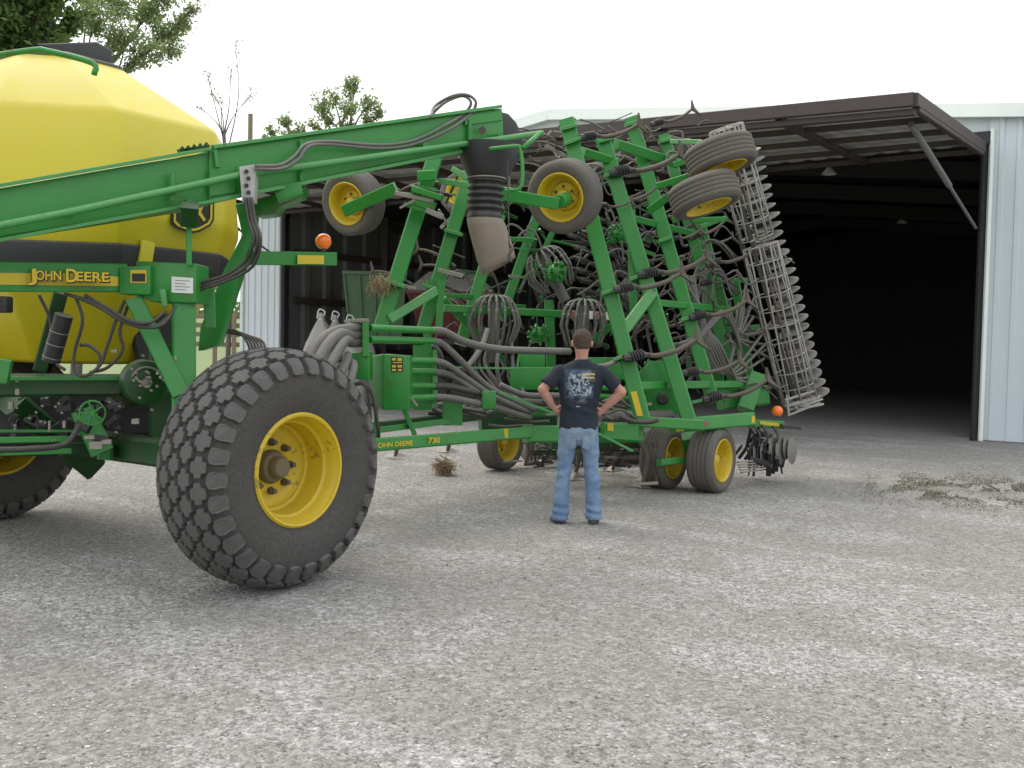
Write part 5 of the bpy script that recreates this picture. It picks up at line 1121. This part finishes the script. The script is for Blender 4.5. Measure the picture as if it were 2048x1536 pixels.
# hair
h_ = MB(); loft(h_, [(.015, -.006, 1.622, .055, .050), (.015, -.002, 1.645, .070, .066), (.015, .010, 1.68, .082, .083), (.015, .020, 1.72, .091, .099), (.015, .026, 1.755, .088, .099), (.015, .03, 1.79, .068, .078), (.015, .03, 1.815, .032, .036)])
mh, n_, bb = mat('cropped_brown_hair'); ts = noise_tex(n_, 90, 3); cs = mix(n_, ts.outputs[0], (.030, .019, .014), (.105, .068, .05)); n_.links.new(cs, bb.inputs['Base Color']); bb.inputs['Roughness'].default_value = .75
bpn = nd(n_, 'ShaderNodeBump'); bpn.inputs['Strength'].default_value = .6; bpn.inputs['Distance'].default_value = .01; n_.links.new(ts.outputs[0], bpn.inputs['Height']); n_.links.new(bpn.outputs[0], bb.inputs['Normal'])
fuse(h_, 'hair', mh, man, .006, 2, lambda c: .004 * noise.noise(c * 60) + .003 * noise.noise(c * 140))
# shirt
def wr_shirt(c): return .006 * noise.noise(V((c.x * 7, c.y * 5, c.z * 11))) * 1.8 + .005 * noise.noise(V((c.x * 16 + c.z * 9, c.y * 8, c.z * 4))) + (.006 * math.sin(c.z * 60 + c.x * 22) * max(0, 1 - abs(c.z - 1.06) / .1))
t = MB(); loft(t, [(0, 0, .872, .188, .125), (0, 0, .93, .185, .122), (0, 0, 1.02, .172, .112), (0, 0, 1.10, .170, .110), (.003, 0, 1.22, .198, .120), (.004, 0, 1.34, .222, .122), (.005, .0, 1.41, .236, .105), (.006, .003, 1.455, .205, .090), (.010, .006, 1.487, .150, .083), (.012, .01, 1.515, .092, .078), (.015, .012, 1.53, .070, .068)], 32)
for s_, e_ in ((sh_l, el_l), (sh_r, el_r)):
    limb(t, [s_ + V((-s_.x * .35, 0, .0)), s_, s_.lerp(e_, .40), s_.lerp(e_, .78)], [.055, .066, .070, .073], 16)
ms, n_, bb = mat('navy_printed_cotton'); L = n_.links
tc = nd(n_, 'ShaderNodeTexCoord'); sx = nd(n_, 'ShaderNodeSeparateXYZ'); L.new(tc.outputs['Object'], sx.inputs[0])
def mth(op, a, b_=None, c=None):
    x = nd(n_, 'ShaderNodeMath', operation=op)
    for i, v_ in enumerate((a, b_, c)):
        if v_ is None: continue
        if isinstance(v_, (int, float)): x.inputs[i].default_value = v_
        else: L.new(v_, x.inputs[i])
    return x.outputs[0]
def boxmask(x0, x1, z0, z1, soft=.02):
    def side(v_, lo, hi):
        c_ = (lo + hi) / 2; h2 = (hi - lo) / 2; return mth('MULTIPLY', mth('SUBTRACT', h2, mth('ABSOLUTE', mth('SUBTRACT', v_, c_))), 1 / soft)
    a = nd(n_, 'ShaderNodeClamp'); L.new(side(sx.outputs['X'], x0, x1), a.inputs[0]); b2 = nd(n_, 'ShaderNodeClamp'); L.new(side(sx.outputs['Z'], z0, z1), b2.inputs[0])
    bk = mth('LESS_THAN', sx.outputs['Y'], 0.0); return mth('MULTIPLY', mth('MULTIPLY', a.outputs[0], b2.outputs[0]), bk)
base = mix(n_, noise_tex(n_, 6, 4, vec=tc.outputs['Object']).outputs[0], (.008, .012, .022), (.018, .026, .042))
n1 = noise_tex(n_, 17, 5, .7, vec=tc.outputs['Object']); r1 = ramp(n_, n1.outputs[0], [(.42, g3(0)), (.56, g3(1))]); k1 = mth('MULTIPLY', r1.outputs[0], boxmask(-.155, .13, 1.16, 1.45, .04))
base = mix(n_, mth('MULTIPLY', k1, .8), base, (.11, .17, .26))
n2 = noise_tex(n_, 34, 4, .7, vec=tc.outputs['Object']); r2 = ramp(n_, n2.outputs[0], [(.48, g3(0)), (.54, g3(1))]); k2 = mth('MULTIPLY', r2.outputs[0], boxmask(-.12, .12, 1.19, 1.41, .03)); base = mix(n_, mth('MULTIPLY', k2, .8), base, (.40, .45, .50))
wv = mth('SINE', mth('MULTIPLY', sx.outputs['Z'], 190)); n3 = noise_tex(n_, 60, 2, vec=tc.outputs['Object']); k3 = mth('MULTIPLY', mth('MULTIPLY', mth('GREATER_THAN', wv, -.1), mth('GREATER_THAN', n3.outputs[0], .46)), boxmask(.02, .135, 1.335, 1.425, .004)); base = mix(n_, mth('MULTIPLY', k3, .9), base, (.55, .43, .12))
k4 = mth('MULTIPLY', mth('GREATER_THAN', n3.outputs[0], .52), boxmask(-.09, .07, 1.195, 1.215, .004)); base = mix(n_, mth('MULTIPLY', k4, .6), base, (.5, .5, .5))
k5 = mth('MULTIPLY', mth('GREATER_THAN', n3.outputs[0], .50), boxmask(-.06, .0, 1.09, 1.105, .004)); base = mix(n_, mth('MULTIPLY', k5, .7), base, (.45, .45, .5))
k6 = mth('MULTIPLY', r1.outputs[0], boxmask(-.10, .08, 1.12, 1.19, .03)); base = mix(n_, mth('MULTIPLY', k6, .6), base, (.2, .2, .22))
L.new(base, bb.inputs['Base Color']); bb.inputs['Roughness'].default_value = .85
fuse(t, 'shirt', ms, man, .008, 9, wr_shirt)
# jeans
def wr_jeans(c): return .007 * noise.noise(V((c.x * 6, c.y * 5, c.z * 11))) * 1.9 + .005 * noise.noise(V((c.x * 18, c.y * 14, c.z * 24))) + .010 * max(0, 1 - abs(c.z - .10) / .14) * math.sin(c.z * 85 + c.x * 14) + .006 * max(0, 1 - abs(c.z - .47) / .15) * math.sin(c.z * 62 - c.x * 30)
t = MB(); loft(t, [(0, 0, .74, .10, .08), (0, -.005, .80, .178, .118), (0, -.01, .86, .182, .125), (0, 0, .92, .178, .115), (0, 0, .96, .172, .11)], 32)
for k_ in (-1, 1):
    x = k_ * .095; xs = [(k_ * .092, 0, .84, .092, .112), (k_ * .098, 0, .76, .090, .105), (k_ * .112, 0, .66, .083, .095), (k_ * .128 + .0, .01, .50, .070, .080), (k_ * .138, .0, .40, .068, .078), (k_ * .150, -.01, .22, .070, .078), (k_ * .155, -.005, .08, .078, .088), (k_ * .155, .0, .035, .080, .098)]
    loft(t, xs[::-1], 24)
mj, n_, bb = mat('faded_denim'); a1 = noise_tex(n_, 4.5, 5, .6); a2 = noise_tex(n_, 130, 3, .6); sp_ = nd(n_, 'ShaderNodeSeparateXYZ'); tcj = nd(n_, 'ShaderNodeTexCoord'); n_.links.new(tcj.outputs['Object'], sp_.inputs[0])
cj = mix(n_, ramp(n_, a1.outputs[0], [(.35, g3(0)), (.68, g3(1))]).outputs[0], (.11, .185, .32), (.20, .30, .44)); cj = mix(n_, .35, cj, ramp(n_, a2.outputs[0], [(.3, g3(.4)), (.7, g3(1.4))]).outputs[0], 'MULTIPLY')
# worn dusty seat
L = n_.links; mm = nd(n_, 'ShaderNodeMapRange'); L.new(sp_.outputs['Z'], mm.inputs[0]); mm.inputs[1].default_value = .55; mm.inputs[2].default_value = .84; m3 = nd(n_, 'ShaderNodeMath', operation='MULTIPLY'); L.new(mm.outputs[0], m3.inputs[0]); L.new(ramp(n_, a1.outputs[0], [(.4, g3(0)), (.6, g3(.6))]).outputs[0], m3.inputs[1]); cj = mix(n_, m3.outputs[0], cj, (.27, .31, .32))
L.new(cj, bb.inputs['Base Color']); bb.inputs['Roughness'].default_value = .9
jn = fuse(t, 'jeans', mj, man, .009, 4, wr_jeans)
for k_ in (-1, 1):
    t = MB(); cxp = k_ * .085
    pts = [(cxp - .055, .82), (cxp + .055, .82), (cxp + .055, .72), (cxp, .69), (cxp - .055, .72)]
    vs = []
    for lay in (0, 1):
        for px_, pz_ in pts + [(cxp, .76)]: vs.append((px_, -.0 - .128 + .10 * abs(px_ / .19) ** 2.2 + (.012 if pz_ < .75 else 0) - (.004 if lay else -.03), pz_))
    t.add(vs, [(0 + 6, 1 + 6, 5 + 6), (1 + 6, 2 + 6, 5 + 6), (2 + 6, 3 + 6, 5 + 6), (3 + 6, 4 + 6, 5 + 6), (4 + 6, 0 + 6, 5 + 6)] + [(i, (i + 1) % 5, (i + 1) % 5 + 6, i + 6) for i in range(5)])
    o = t.build('pocket', mj, None, local=True); o.parent = jn
for k_ in (-1, 1):
    t = MB(); x = k_ * .155; ang = -.35 if k_ < 0 else .12; m_ = Matrix.Translation((x, 0, 0)) @ Matrix.Rotation(-ang, 4, 'Z')
    mb2 = MB(); loft(mb2, [(0, .06, 0, .052, .14), (0, .06, .02, .054, .143), (0, .05, .05, .05, .125), (0, .01, .09, .042, .07), (0, 0, .12, .04, .05)]); mb2.v = [m_ @ v_ for v_ in mb2.v]
    o = mb2.build('shoe', M['hose_dark'], None, bevel=.006); o.parent = man
